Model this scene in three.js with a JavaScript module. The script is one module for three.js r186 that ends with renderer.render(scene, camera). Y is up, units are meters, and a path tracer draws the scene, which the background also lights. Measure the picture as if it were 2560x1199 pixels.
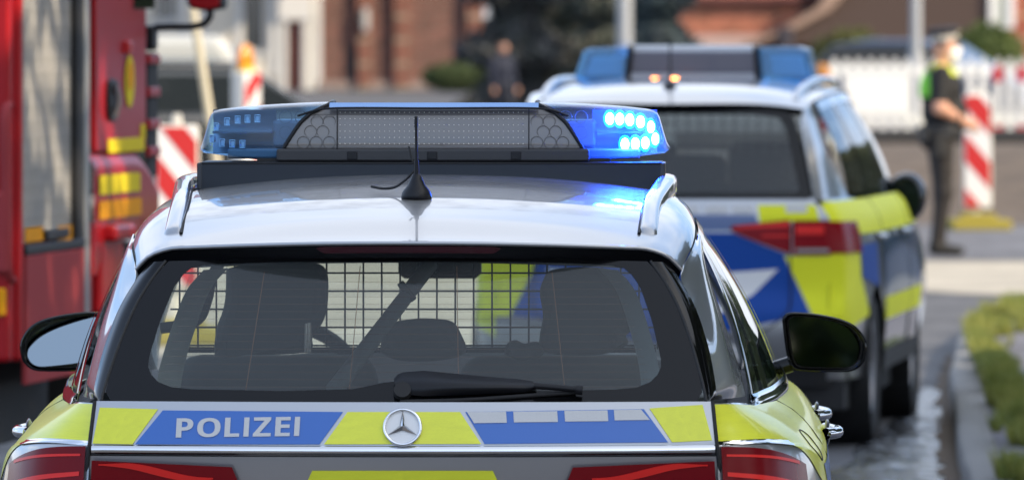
import * as THREE from 'three';
import { RoundedBoxGeometry } from 'three/addons/geometries/RoundedBoxGeometry.js';
import { mergeGeometries, mergeVertices } from 'three/addons/utils/BufferGeometryUtils.js';
import { MarchingCubes } from 'three/addons/objects/MarchingCubes.js';
import { FontLoader } from 'three/addons/loaders/FontLoader.js';

// ---------------------------------------------------------------- camera, sky, sun, exposure
const FPX = 23660, YH = 60, CH = 1.83, PW = 2560, PH = 1199;   // long lens: focal length and horizon in photo pixels, camera height in metres
const scene = new THREE.Scene();
const camera = new THREE.PerspectiveCamera(2 * Math.atan((PH - YH) / FPX) * 180 / Math.PI, PW / (2 * (PH - YH)), 0.5, 1500);
camera.position.set(0, CH, 0);
camera.setViewOffset(PW, 2 * (PH - YH), 0, PH - 2 * YH, PW, PH);
camera.focus = 20.9; camera.userData.fStop = 9.0;
const SUN = new THREE.Vector3(0.74, 0.5, 0.42).normalize();

function rng(seed) { let s = seed >>> 0; return () => { s = (s + 0x6d2b79f5) | 0; let t = Math.imul(s ^ (s >>> 15), 1 | s); t = (t + Math.imul(t ^ (t >>> 7), 61 | t)) ^ t; return ((t ^ (t >>> 14)) >>> 0) / 4294967296; }; }
const rand = rng(7);
const lerp = (a, b, t) => a + (b - a) * t, clamp = (x, a = 0, b = 1) => Math.min(b, Math.max(a, x)), smooth = (x, a, b) => { const t = clamp((x - a) / (b - a)); return t * t * (3 - 2 * t); };
function hash3(i, j, k) { let h = (i * 374761393 + j * 668265263 + k * 2147483647) | 0; h = Math.imul(h ^ (h >>> 13), 1274126177); return ((h ^ (h >>> 16)) >>> 0) / 4294967296; }
function noise3(x, y, z) {
  const i = Math.floor(x), j = Math.floor(y), k = Math.floor(z), f = t => t * t * (3 - 2 * t), u = f(x - i), v = f(y - j), w = f(z - k);
  const c = (a, b, d) => hash3(i + a, j + b, k + d);
  return lerp(lerp(lerp(c(0, 0, 0), c(1, 0, 0), u), lerp(c(0, 1, 0), c(1, 1, 0), u), v), lerp(lerp(c(0, 0, 1), c(1, 0, 1), u), lerp(c(0, 1, 1), c(1, 1, 1), u), v), w);
}
const fbm = (x, y, z, o = 4) => { let s = 0, a = 0.5; for (let i = 0; i < o; i++) { s += a * noise3(x, y, z); x *= 2.03; y *= 2.03; z *= 2.03; a *= 0.5; } return s / (1 - Math.pow(0.5, o)); };

{ // late-afternoon sky: deep blue overhead, bright towards the horizon, thin streaky cloud
  const W = 1024, Hh = 512, data = new Float32Array(W * Hh * 4);
  const stops = [[0, [0.76, 0.8, 0.86]], [0.09, [0.32, 0.52, 0.84]], [0.35, [0.43, 0.59, 0.88]], [0.65, [0.36, 0.47, 0.68]], [1, [0.25, 0.33, 0.49]]];
  for (let r = 0; r < Hh; r++) {
    const el = ((r + 0.5) / Hh - 0.5) * Math.PI, y = Math.sin(el);
    for (let c = 0; c < W; c++) {
      const ph = ((c + 0.5) / W - 0.5) * 2 * Math.PI, x = Math.cos(ph) * Math.cos(el), z = Math.sin(ph) * Math.cos(el);
      const t = clamp(y); let k = 0; while (k < stops.length - 2 && t > stops[k + 1][0]) k++;
      const f = smooth(t, stops[k][0], stops[k + 1][0]), sd = x * SUN.x + y * SUN.y + z * SUN.z;
      const yy = Math.max(y, 0) + 0.12, cl = smooth(fbm(x / yy * 1.5 + 3, z / yy * 0.8 + 9, 1.7, 5), 0.48, 0.72) * smooth(y, 0.0, 0.12) * 0.6;
      const glow = 0.4 * Math.pow(Math.max(sd, 0), 8) + 0.5 * Math.pow(Math.max(sd, 0), 1.6);
      for (let q = 0; q < 3; q++) {
        let v = lerp(stops[k][1][q], stops[k + 1][1][q], f);
        v = lerp(v, [1.12, 1.1, 1.08][q], cl) + glow * [1, 0.92, 0.75][q];
        v *= 1.08;
        if (y < 0) v = lerp(v, [0.3, 0.29, 0.27][q], smooth(-y, 0, 0.06));
        data[(r * W + c) * 4 + q] = v;
      }
      data[(r * W + c) * 4 + 3] = 1;
    }
  }
  const sky = new THREE.DataTexture(data, W, Hh, THREE.RGBAFormat, THREE.FloatType);
  sky.mapping = THREE.EquirectangularReflectionMapping; sky.magFilter = THREE.LinearFilter; sky.minFilter = THREE.LinearFilter; sky.needsUpdate = true;
  scene.background = sky; scene.environment = sky;
}
const sun = new THREE.DirectionalLight(new THREE.Color().setRGB(1, 0.82, 0.58), 4.1);
sun.position.copy(SUN).multiplyScalar(150).add(new THREE.Vector3(0, 0, -60)); sun.target.position.set(0, 0, -60);
sun.castShadow = true; sun.shadow.mapSize.set(4096, 4096);
Object.assign(sun.shadow.camera, { left: -80, right: 80, top: 60, bottom: -60, near: 1, far: 400 });
scene.add(sun, sun.target);
const renderer = new THREE.WebGLRenderer({ antialias: true });
renderer.toneMapping = THREE.LinearToneMapping; renderer.toneMappingExposure = 1.45;
renderer.shadowMap.enabled = true;

// ---------------------------------------------------------------- helpers
const V = (x, y, z) => new THREE.Vector3(x, y, z);
const lin = (r, g, b) => new THREE.Color().setRGB(r, g, b);
function mat(color, roughness = 0.6, metalness = 0, extra = {}) {
  const c = Array.isArray(color) ? lin(...color) : new THREE.Color(color);
  return new THREE.MeshPhysicalMaterial({ color: c, roughness, metalness, side: THREE.DoubleSide, ...extra });
}
const counts = {};
function numbered(n) { const k = counts[n] = (counts[n] ?? -1) + 1; return k ? n + '_' + String(k).padStart(3, '0') : n; }
function thing(name, label, category, pos = [0, 0, 0], turn = 0, group) {
  const o = new THREE.Group(); o.name = numbered(name); o.position.set(...pos); o.rotation.y = turn;
  o.userData = { label, category }; if (group) o.userData.group = group;
  scene.add(o); return o;
}
function tag(o, label, category, group) { o.userData = { ...o.userData, label, category }; if (group) o.userData.group = group; return o; }
function part(name, geo, m, parent, label) {
  const g = Array.isArray(geo) ? merge(geo) : geo, o = new THREE.Mesh(g, m);
  o.name = parent === scene ? numbered(name) : name; o.castShadow = o.receiveShadow = true;
  if (label) o.userData.label = label;
  parent.add(o); return o;
}
function sub(name, parent) { const g = new THREE.Group(); g.name = name; parent.add(g); return g; }
function struct(name, geo, m) { const o = part(name, geo, m, scene); o.userData.kind = 'structure'; return o; }
function merge(list) {
  return mergeGeometries(list.map(g => { g = g.index ? g.toNonIndexed() : g; for (const k of Object.keys(g.attributes)) if (!['position', 'normal', 'uv'].includes(k)) g.deleteAttribute(k);
    if (!g.attributes.uv) g.setAttribute('uv', new THREE.BufferAttribute(new Float32Array(g.attributes.position.count * 2), 2)); return g; }));
}
function box(x0, y0, z0, x1, y1, z1, r = 0) {
  const w = Math.abs(x1 - x0), h = Math.abs(y1 - y0), d = Math.abs(z1 - z0);
  const g = r ? new RoundedBoxGeometry(w, h, d, 2, Math.min(r, w / 2.01, h / 2.01, d / 2.01)) : new THREE.BoxGeometry(w, h, d);
  return g.translate((x0 + x1) / 2, (y0 + y1) / 2, (z0 + z1) / 2);
}
function tube(pts, r, seg = 24, rad = 8, closed = false) { return new THREE.TubeGeometry(new THREE.CatmullRomCurve3(pts, closed), seg, r, rad, closed); }
function rod(a, b, r0, r1 = r0, n = 10) {
  const d = b.clone().sub(a), g = new THREE.CylinderGeometry(r1, r0, d.length(), n);
  g.applyQuaternion(new THREE.Quaternion().setFromUnitVectors(V(0, 1, 0), d.clone().normalize())); return g.translate(...a.clone().add(b).multiplyScalar(0.5).toArray());
}
// a sheet fn(a, b) -> point, sampled on a grid; off pushes it away from ctr along its normal
function patch(fn, o = {}) {
  const { na = 24, nb = 12, a0 = 0, a1 = 1, b0 = 0, b1 = 1, off = 0, ctr = V(0, 0.9, -2), skip } = o;
  const pos = [], uv = [], idx = [];
  const P = (a, b) => { const p = fn(a, b); if (!off) return p; const e = 1e-3, da = fn(a + e, b).sub(fn(a - e, b)), db = fn(a, b + e).sub(fn(a, b - e)), n = da.cross(db).normalize(); if (n.dot(p.clone().sub(ctr)) < 0) n.negate(); return p.addScaledVector(n, off); };
  for (let j = 0; j <= nb; j++) for (let i = 0; i <= na; i++) { const a = lerp(a0, a1, i / na), b = lerp(b0, b1, j / nb), p = P(a, b); pos.push(p.x, p.y, p.z); uv.push(a, b); }
  for (let j = 0; j < nb; j++) for (let i = 0; i < na; i++) {
    const q = j * (na + 1) + i, r = q + na + 1;
    if (skip && skip(V((pos[q * 3] + pos[r * 3 + 3]) / 2, (pos[q * 3 + 1] + pos[r * 3 + 4]) / 2, (pos[q * 3 + 2] + pos[r * 3 + 5]) / 2))) continue;
    idx.push(q, q + 1, r, q + 1, r + 1, r);
  }
  const g = new THREE.BufferGeometry(); g.setAttribute('position', new THREE.Float32BufferAttribute(pos, 3)); g.setAttribute('uv', new THREE.Float32BufferAttribute(uv, 2)); g.setIndex(idx); g.computeVertexNormals(); return g;
}
const cr = (a, b, c, d, t) => 0.5 * (2 * b + (c - a) * t + (2 * a - 5 * b + 4 * c - d) * t * t + (3 * b - a - 3 * c + d) * t * t * t);
const crv = (p, t) => { // Catmull-Rom through rows of numbers
  const n = p.length - 1, s = clamp(t, 0, 1) * n, i = Math.min(Math.floor(s), n - 1), f = s - i + (t < 0 ? t * n : t > 1 ? (t - 1) * n : 0);
  const A = p[i - 1] ?? p[i].map((v, k) => 2 * v - p[i + 1][k]), D = p[i + 2] ?? p[i + 1].map((v, k) => 2 * v - p[i][k]);
  return p[i].map((v, k) => cr(A[k], v, p[i + 1][k], D[k], f));
};
// control rows of [u, y, w] (w metres forward of the tail) -> surface; side = -1 mirrors
const net = (rows, side = 1) => (a, b) => { const c = rows.map(r => crv(r, b)), p = crv(c, a); return V(p[0] * side, p[1], -p[2]); };
// piecewise-linear/smooth function through [x, y] pairs
const curve = pts => x => { if (x <= pts[0][0]) return pts[0][1]; for (let i = 0; i < pts.length - 1; i++) if (x <= pts[i + 1][0]) { const f = (x - pts[i][0]) / (pts[i + 1][0] - pts[i][0]); return cr((pts[i - 1] ?? pts[i])[1], pts[i][1], pts[i + 1][1], (pts[i + 2] ?? pts[i + 1])[1], f); } return pts[pts.length - 1][1]; };
// a vehicle standing on the road: origin (x0, -d0), heading turned th to the right of the view axis
function frame(x0, d0, th) {
  const c = Math.cos(th), s = Math.sin(th);
  const U = (px, py, w) => { const k = (px - 1280) / FPX, u = (k * (d0 + w * c) - x0 - w * s) / (c + k * s), d = d0 - u * s + w * c; return [u, CH - (py - YH) / FPX * d, w]; };
  const on = (px, py, W, off = 0) => { let w = 0.1, q; for (let i = 0; i < 14; i++) { q = U(px, py, w); w = W(q[0], q[1]); } q = U(px, py, w - off); return V(q[0], q[1], -q[2]); };
  const side = (px, py, u) => { const k = (px - 1280) / FPX, w = (x0 + u * c - k * (d0 - u * s)) / (k * c - s), d = d0 - u * s + w * c; return V(u, CH - (py - YH) / FPX * d, -w); };
  return { x0, d0, th, U, on, side, P: (px, py, w) => { const q = U(px, py, w); return V(q[0], q[1], -q[2]); } };
}
const quadPatch = (q, f, n = 12, m = 4) => patch((a, b) => { const x = lerp(lerp(q[0][0], q[1][0], a), lerp(q[3][0], q[2][0], a), b), y = lerp(lerp(q[0][1], q[1][1], a), lerp(q[3][1], q[2][1], a), b); return f(x, y); }, { na: n, nb: m });
// strip between two closed outlines given as point lists of equal length
function ringPatch(inner, outer, f, m = 4) { const n = inner.length; return patch((a, b) => { const s = a * n, i = Math.floor(s) % n, j = (i + 1) % n, t = s - Math.floor(s), p = k => lerp(lerp(inner[i][k], inner[j][k], t), lerp(outer[i][k], outer[j][k], t), b); return f(p(0), p(1)); }, { na: n, nb: m }); }
function resample(pts, n, closed = true) { // evenly spaced points along a polyline
  const L = [0], q = closed ? [...pts, pts[0]] : pts; for (let i = 1; i < q.length; i++) L.push(L[i - 1] + Math.hypot(q[i][0] - q[i - 1][0], q[i][1] - q[i - 1][1]));
  const out = []; for (let k = 0; k < n; k++) { const s = L[L.length - 1] * k / (closed ? n : n - 1); let i = 0; while (i < q.length - 2 && L[i + 1] < s) i++; const f = (s - L[i]) / (L[i + 1] - L[i] || 1); out.push([lerp(q[i][0], q[i + 1][0], f), lerp(q[i][1], q[i + 1][1], f)]); } return out;
}
const at = (px, py, d) => V((px - 1280) / FPX * d, CH - (py - YH) / FPX * d, -d);
const gd = py => FPX * CH / (py - YH);          // distance of the level ground seen at a row
function shapeOf(pts) { return new THREE.Shape(pts.map(p => new THREE.Vector2(p[0], p[1]))); }
function extrude(pts, depth, bevel = 0, holes = []) {
  const s = shapeOf(pts); for (const h of holes) s.holes.push(new THREE.Path(h.map(p => new THREE.Vector2(p[0], p[1]))));
  return new THREE.ExtrudeGeometry(s, { depth: depth - 2 * bevel, bevelEnabled: bevel > 0, bevelThickness: bevel, bevelSize: bevel, bevelOffset: -bevel, bevelSegments: 3 }).translate(0, 0, bevel);
}
function noiseTex(n, fn, rep, srgb = true) {
  const data = new Uint8Array(n * n * 4); for (let j = 0; j < n; j++) for (let i = 0; i < n; i++) { const c = fn(i / n, j / n); for (let q = 0; q < 3; q++) data[(j * n + i) * 4 + q] = clamp(Array.isArray(c) ? c[q] : c) * 255; data[(j * n + i) * 4 + 3] = 255; }
  const t = new THREE.DataTexture(data, n, n); t.wrapS = t.wrapT = THREE.RepeatWrapping; t.magFilter = THREE.LinearFilter; t.minFilter = THREE.LinearMipmapLinearFilter; t.generateMipmaps = true; if (srgb) t.colorSpace = THREE.SRGBColorSpace; t.repeat.set(rep, rep); t.needsUpdate = true; return t;
}
const font = (await new FontLoader().loadAsync('fonts/droid/droid_sans_bold.typeface.json'));
const fontLight = (await new FontLoader().loadAsync('fonts/droid/droid_sans_regular.typeface.json'));
function letterGeo(ch, size, f = font) { return new THREE.ShapeGeometry(f.generateShapes(ch, size), 8); }

// ---------------------------------------------------------------- materials
const M = {
  silver: mat([0.43, 0.44, 0.46], 0.33, 0.75, { clearcoat: 1, clearcoatRoughness: 0.03 }),
  silverGround: mat([0.5, 0.5, 0.52], 0.4, 0.6, { clearcoat: 1, clearcoatRoughness: 0.05 }),
  chrome: mat([0.8, 0.81, 0.83], 0.08, 1),
  gloss: mat([0.004, 0.004, 0.0045], 0.06, 0, { specularIntensity: 0.62 }),
  satin: mat([0.009, 0.0095, 0.012], 0.4, 0, { specularIntensity: 0.6 }),
  rubber: mat([0.016, 0.016, 0.017], 0.75),
  plastic: mat([0.022, 0.023, 0.025], 0.55),
  cloth: mat([0.1, 0.105, 0.105], 0.9),
  trim: mat([0.3, 0.32, 0.31], 0.8),
  yellow: mat([0.84, 0.87, 0.042], 0.4, 0, { map: noiseTex(128, (u, v) => 0.97 + 0.05 * (fbm(u * 4, v * 4, 3, 4) - 0.5) + 0.025 * (hash3(Math.floor(u * 40), Math.floor(v * 40), 5) - 0.5), 2), clearcoat: 0.4, clearcoatRoughness: 0.08 }),
  blue: mat([0.018, 0.13, 0.5], 0.4, 0, { clearcoat: 0.6, clearcoatRoughness: 0.08 }),
  vanYellow: mat([0.82, 0.85, 0.03], 0.5, 0, { specularIntensity: 0.35 }), vanBlue: mat([0.006, 0.065, 0.34], 0.45, 0, { specularIntensity: 0.4 }), vanLamp: mat([0.25, 0.004, 0.01], 0.25, 0, { specularIntensity: 0.35 }),
  white: mat([0.78, 0.78, 0.78], 0.45, 0, { clearcoat: 0.4, clearcoatRoughness: 0.1 }),
  retro: mat([1, 1, 1], 0.5, 0, { map: noiseTex(128, (u, v) => 0.79 + 0.12 * (hash3(Math.floor(u * 64), Math.floor(v * 64), 2) - 0.5), 3) }),
  lampRed: mat([0.24, 0.004, 0.01], 0.3, 0, { clearcoat: 0.35, clearcoatRoughness: 0.03, specularIntensity: 0.4 }),
  lampDark: mat([0.2, 0.005, 0.01], 0.2, 0, { specularIntensity: 0.5 }),
  lampOut: mat([0.17, 0.003, 0.007], 0.25, 0, { specularIntensity: 0.35 }),
  lampLine: mat([0.8, 0.03, 0.025], 0.3, 0, { specularIntensity: 0.5 }),
  pane: mat([0.78, 0.84, 0.82], 0.0, 0, { transmission: 1, thickness: 0, ior: 1.5 }),
  paneTint: mat([0.35, 0.38, 0.37], 0.0, 0, { transmission: 1, thickness: 0, ior: 1.5 }),
  mirror: mat([0.37, 0.42, 0.44], 0.02, 1),
  wire: mat([0.008, 0.009, 0.01], 0.5, 0.3),
};
function wheel(parent, x, y, z, r, width, s) {
  const g = sub('wheel', parent); g.position.set(x, y, z); g.rotation.y = s > 0 ? 0 : Math.PI;
  const hw = width / 2;
  part('tyre', new THREE.LatheGeometry([[r * 0.62, -hw * 0.8], [r * 0.9, -hw * 0.95], [r * 0.985, -hw * 0.75], [r, -hw * 0.5], [r, hw * 0.5], [r * 0.985, hw * 0.75], [r * 0.9, hw * 0.95], [r * 0.62, hw * 0.8]].map(p => new THREE.Vector2(...p)), 48).rotateZ(-Math.PI / 2), M.rubber, g);
  part('rim', [new THREE.LatheGeometry([[r * 0.6, -hw * 0.7], [r * 0.64, hw * 0.82], [r * 0.57, hw * 0.75], [r * 0.55, -hw * 0.6]].map(p => new THREE.Vector2(...p)), 40).rotateZ(-Math.PI / 2), ...[0, 1, 2, 3, 4].map(i => box(hw * 0.4, 0.02, -0.035, hw * 0.62, r * 0.6, 0.035, 0.012).rotateX(i * Math.PI * 0.4)), new THREE.CylinderGeometry(0.06, 0.06, 0.03, 20).rotateZ(Math.PI / 2).translate(hw * 0.55, 0, 0)], mat([0.35, 0.35, 0.37], 0.35, 0.7), g);
  part('brake_disc', new THREE.CylinderGeometry(r * 0.5, r * 0.5, 0.02, 32).rotateZ(Math.PI / 2), mat([0.1, 0.1, 0.1], 0.5, 0.5), g);
  return g;
}
// ---------------------------------------------------------------- ground, kerb, verge
const groundH = (x, d) => { // road level near, a raised dirt bank on the right beyond the barrier board, gently undulating farther off
  const dip = -0.27 * Math.exp(-(((d - 172) / 20) ** 2)) * (1 - smooth(x, 1, 4)), bank = smooth(d, 90, 106) * smooth(x, 1.2, 3.0) * 0.47, far = smooth(d, 120, 235) * 0.16 * (1 - smooth(x, 0, 6));
  return dip + bank + far + (d > 88 && d < 108 && x > 1 ? (fbm(x * 2.2, d * 0.6, 3) - 0.5) * 0.14 * smooth(x, 1.2, 2.6) * smooth(d, 88, 95) * (1 - smooth(d, 104, 108)) : 0);
};
const asphaltTex = noiseTex(512, (u, v) => { const n = fbm(u * 60, v * 60, 1, 3), p = fbm(u * 7, v * 7, 5, 4), k = 0.33 + 0.16 * (n - 0.5) + 0.16 * (p - 0.5); return [k * 1.0, k * 1.0, k * 1.03]; }, 1);
const asphalt = mat([1, 1, 1], 0.85, 0, { map: asphaltTex, bumpMap: asphaltTex, bumpScale: 0.004 });
function sheet(x0, x1, d0, d1, nx, nd, y, uvScale = 0.2, wob = 0) {
  const g = patch((a, b) => { const x = lerp(x0, x1, a), d = lerp(d0, d1, b) + (wob ? (fbm(x * 0.9, d0 + b * 50, 1, 3) - 0.5) * wob : 0); return V(x, y(x, d), -d); }, { na: nx, nb: nd });
  const p = g.attributes.position, uv = g.attributes.uv; for (let i = 0; i < p.count; i++) uv.setXY(i, p.getX(i) * uvScale, p.getZ(i) * uvScale); return g;
}
struct('road', merge([sheet(-90, 60, -60, 86, 20, 40, () => 0), sheet(-90, 1.2, 86, 120, 20, 10, groundH), sheet(-90, 60, 120, 420, 40, 60, groundH)]), asphalt);
const dirtTex = noiseTex(256, (u, v) => { const n = fbm(u * 24, v * 24, 2, 4); return [0.36 + 0.25 * (n - 0.5), 0.31 + 0.23 * (n - 0.5), 0.26 + 0.2 * (n - 0.5)]; }, 1);
struct('dirt_bank', sheet(1.2, 60, 86, 120, 90, 70, groundH, 0.3), mat([1, 1, 1], 0.95, 0, { map: dirtTex, bumpMap: dirtTex, bumpScale: 0.05 }));
// lighter strips across the junction, sunlight on the road put into their colour
struct('sunlit_strip', merge([sheet(0.6, 40, 64, 74, 160, 6, () => 0.004, 0.4, 3), sheet(-30, 0.6, 52, 74, 120, 6, () => 0.004, 0.4, 2)]), mat([1, 1, 1], 0.8, 0, { map: noiseTex(256, (u, v) => { const n = fbm(u * 5, v * 5, 8, 5), m = fbm(u * 60, v * 60, 3, 2); return [0.66 + 0.3 * (n - 0.5) + 0.08 * (m - 0.5), 0.63 + 0.29 * (n - 0.5) + 0.08 * (m - 0.5), 0.57 + 0.27 * (n - 0.5) + 0.08 * (m - 0.5)]; }, 0.4), bumpMap: asphaltTex, bumpScale: 0.003 }));
struct('junction_asphalt', sheet(-30, 40, 73, 86, 30, 6, () => 0.008, 0.2), mat([1.4, 1.4, 1.45], 0.8, 0, { map: asphaltTex }));
struct('left_concrete_strip', sheet(-8, -2.25, 33.5, 44, 6, 6, () => 0.004, 0.4), mat([0.4, 0.37, 0.33], 0.8));
// kerb line on the right (road-side foot), read as x at distance d
const kerbX = curve([[10, 1.55], [36, 1.74], [38, 1.81], [42.7, 2.0], [47.1, 2.18], [50, 2.34], [52.8, 2.5], [55.2, 2.72], [58, 3.1], [60, 3.6], [61.5, 4.4], [62.4, 5.6], [62.8, 9]]);
const kerb = new THREE.Group(); kerb.name = 'kerb'; kerb.userData.kind = 'structure'; scene.add(kerb);
{
  const km = [0.2, 0.204, 0.197].map((k, i) => mat([k, k * 0.98, k * 0.95], 0.85));
  let d = 30; let i = 0;
  while (d < 60.6) { const d1 = d + (d < 54 ? 0.99 : 0.6), da = d + 0.002, db = d1 - 0.002;
    const pts = [[0, 0], [0, 0.095], [0.02, 0.112], [0.145, 0.116], [0.15, 0]];
    const g = patch((a, b) => { const dd = lerp(da, db, a), t = b * 4, k = Math.min(3, Math.floor(t)), f = t - k, sx = (kerbX(dd + 0.05) - kerbX(dd - 0.05)) / 0.1, nl = Math.hypot(1, sx), o = lerp(pts[k][0], pts[k + 1][0], f), y = lerp(pts[k][1], pts[k + 1][1], f); return V(kerbX(dd) + o / nl, y, -dd + o * sx / nl); }, { na: 5, nb: 4 });
    part('kerb_stone', g.toNonIndexed(), km[i % 3], kerb); d = d1; i++;
  }
}
const kerbIn = d => kerbX(d) + 0.15 * Math.hypot(1, (kerbX(d + 0.05) - kerbX(d - 0.05)) / 0.1);
{
  const pave = mat([1.35, 1.3, 1.4], 0.85, 0, { map: asphaltTex, bumpMap: asphaltTex, bumpScale: 0.003 });
  const g = patch((a, b) => { const d = lerp(8, 60.9, b), x0 = kerbX(d) + 0.05; return V(lerp(x0, 14, a), 0.108, -d); }, { na: 20, nb: 90 }); const p = g.attributes.position, uv = g.attributes.uv; for (let i = 0; i < p.count; i++) uv.setXY(i, p.getX(i) * 0.3, p.getZ(i) * 0.3);
  struct('pavement', g, pave);
  // soil under the grass verge
  const gl = curve([[36, -0.03], [42, -0.03], [46, -0.01], [50, -0.07], [54, -0.14], [58, -0.1], [62, 0.0]]), gr = curve([[36, 0.42], [41, 0.36], [43.5, 0.2], [46, 0.14], [48, 0.13], [50, 0.17], [53, 0.32], [56, 0.75], [59, 1.2], [62, 1.6]]);
  const blade = new THREE.BufferGeometry(); { const ps = [], nn = 5; for (let i = 0; i < nn; i++) { const a = i / nn * 6.28, l = 0.03 * Math.sin(i * 7.3) + 0.03, c = Math.cos(a), s = Math.sin(a); ps.push(-s * 0.006, 0, c * 0.006, s * 0.006, 0, -c * 0.006, c * l, 0.11 + 0.03 * Math.sin(i * 3), s * l); } blade.setAttribute('position', new THREE.Float32BufferAttribute(ps, 3)); blade.computeVertexNormals(); }
  const N = 15000, gm = mat([1, 1, 1], 0.8, 0, { transmission: 0.25, thickness: 0 }), inst = new THREE.InstancedMesh(blade, gm, N), m4 = new THREE.Matrix4(), q = new THREE.Quaternion(), col = new THREE.Color(); let n = 0, guard = 0;
  while (n < N && guard++ < 200000) { const d = lerp(35, 60.4, rand()), x = kerbIn(d) + lerp(gl(d) - 0.05, gr(d) + 0.05, rand()), cl = fbm(x * 5, d * 1.6, 4, 3), rel = (x - kerbIn(d) - gl(d)) / (gr(d) - gl(d)); if (cl < 0.45 + 0.28 * Math.pow(Math.abs(rel * 2 - 1), 3)) continue;
    const s = lerp(0.35, 1.05, rand()) * (0.35 + cl * 1.1); q.setFromEuler(new THREE.Euler((rand() - 0.5) * 0.5, rand() * 6.28, (rand() - 0.5) * 0.5)); m4.compose(V(x, 0.107, -d), q, V(s, s, s)); inst.setMatrixAt(n, m4);
    const y = rand() * 0.6 + fbm(x * 2, d, 8, 2) * 0.6; col.setRGB(lerp(0.08, 0.34, y), lerp(0.15, 0.33, y), lerp(0.02, 0.06, y)); inst.setColorAt(n, col); n++; }
  inst.count = n; inst.name = 'grass'; inst.castShadow = inst.receiveShadow = true; scene.add(inst); tag(inst, 'ragged green grass strip growing between kerb and pavement', 'grass'); inst.userData.kind = 'stuff';
  // water standing in the gutter
  const wt = noiseTex(256, (u, v) => { const n = fbm(u * 5, v * 26, 2, 4); return n; }, 1, false);
  const wg = patch((a, b) => { const d = lerp(30, 47.5, b), w = lerp(0.62, 0.12, smooth(d, 36, 47.5)) * (0.75 + 0.5 * fbm(d * 0.45, 2, 2, 2)); return V(kerbX(d) - 0.004 - w * (1 - a), 0.007, -d); }, { na: 10, nb: 120 }); { const p = wg.attributes.position, uv = wg.attributes.uv; for (let i = 0; i < p.count; i++) uv.setXY(i, p.getX(i) * 1.1, p.getZ(i) * 0.25); }
  struct('gutter_water', wg, mat([0.025, 0.025, 0.027], 0.2, 0, { bumpMap: wt, bumpScale: 0.12 }));
  const dg = patch((a, b) => { const d = lerp(30, 52, b); return V(kerbX(d) - 0.002 - 0.07 * (1 - a) * (0.6 + 0.8 * noise3(d * 3, 1, 1)), 0.012, -d); }, { na: 3, nb: 160 });
  struct('gutter_silt', dg, mat([0.09, 0.06, 0.035], 0.9));
}
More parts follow.
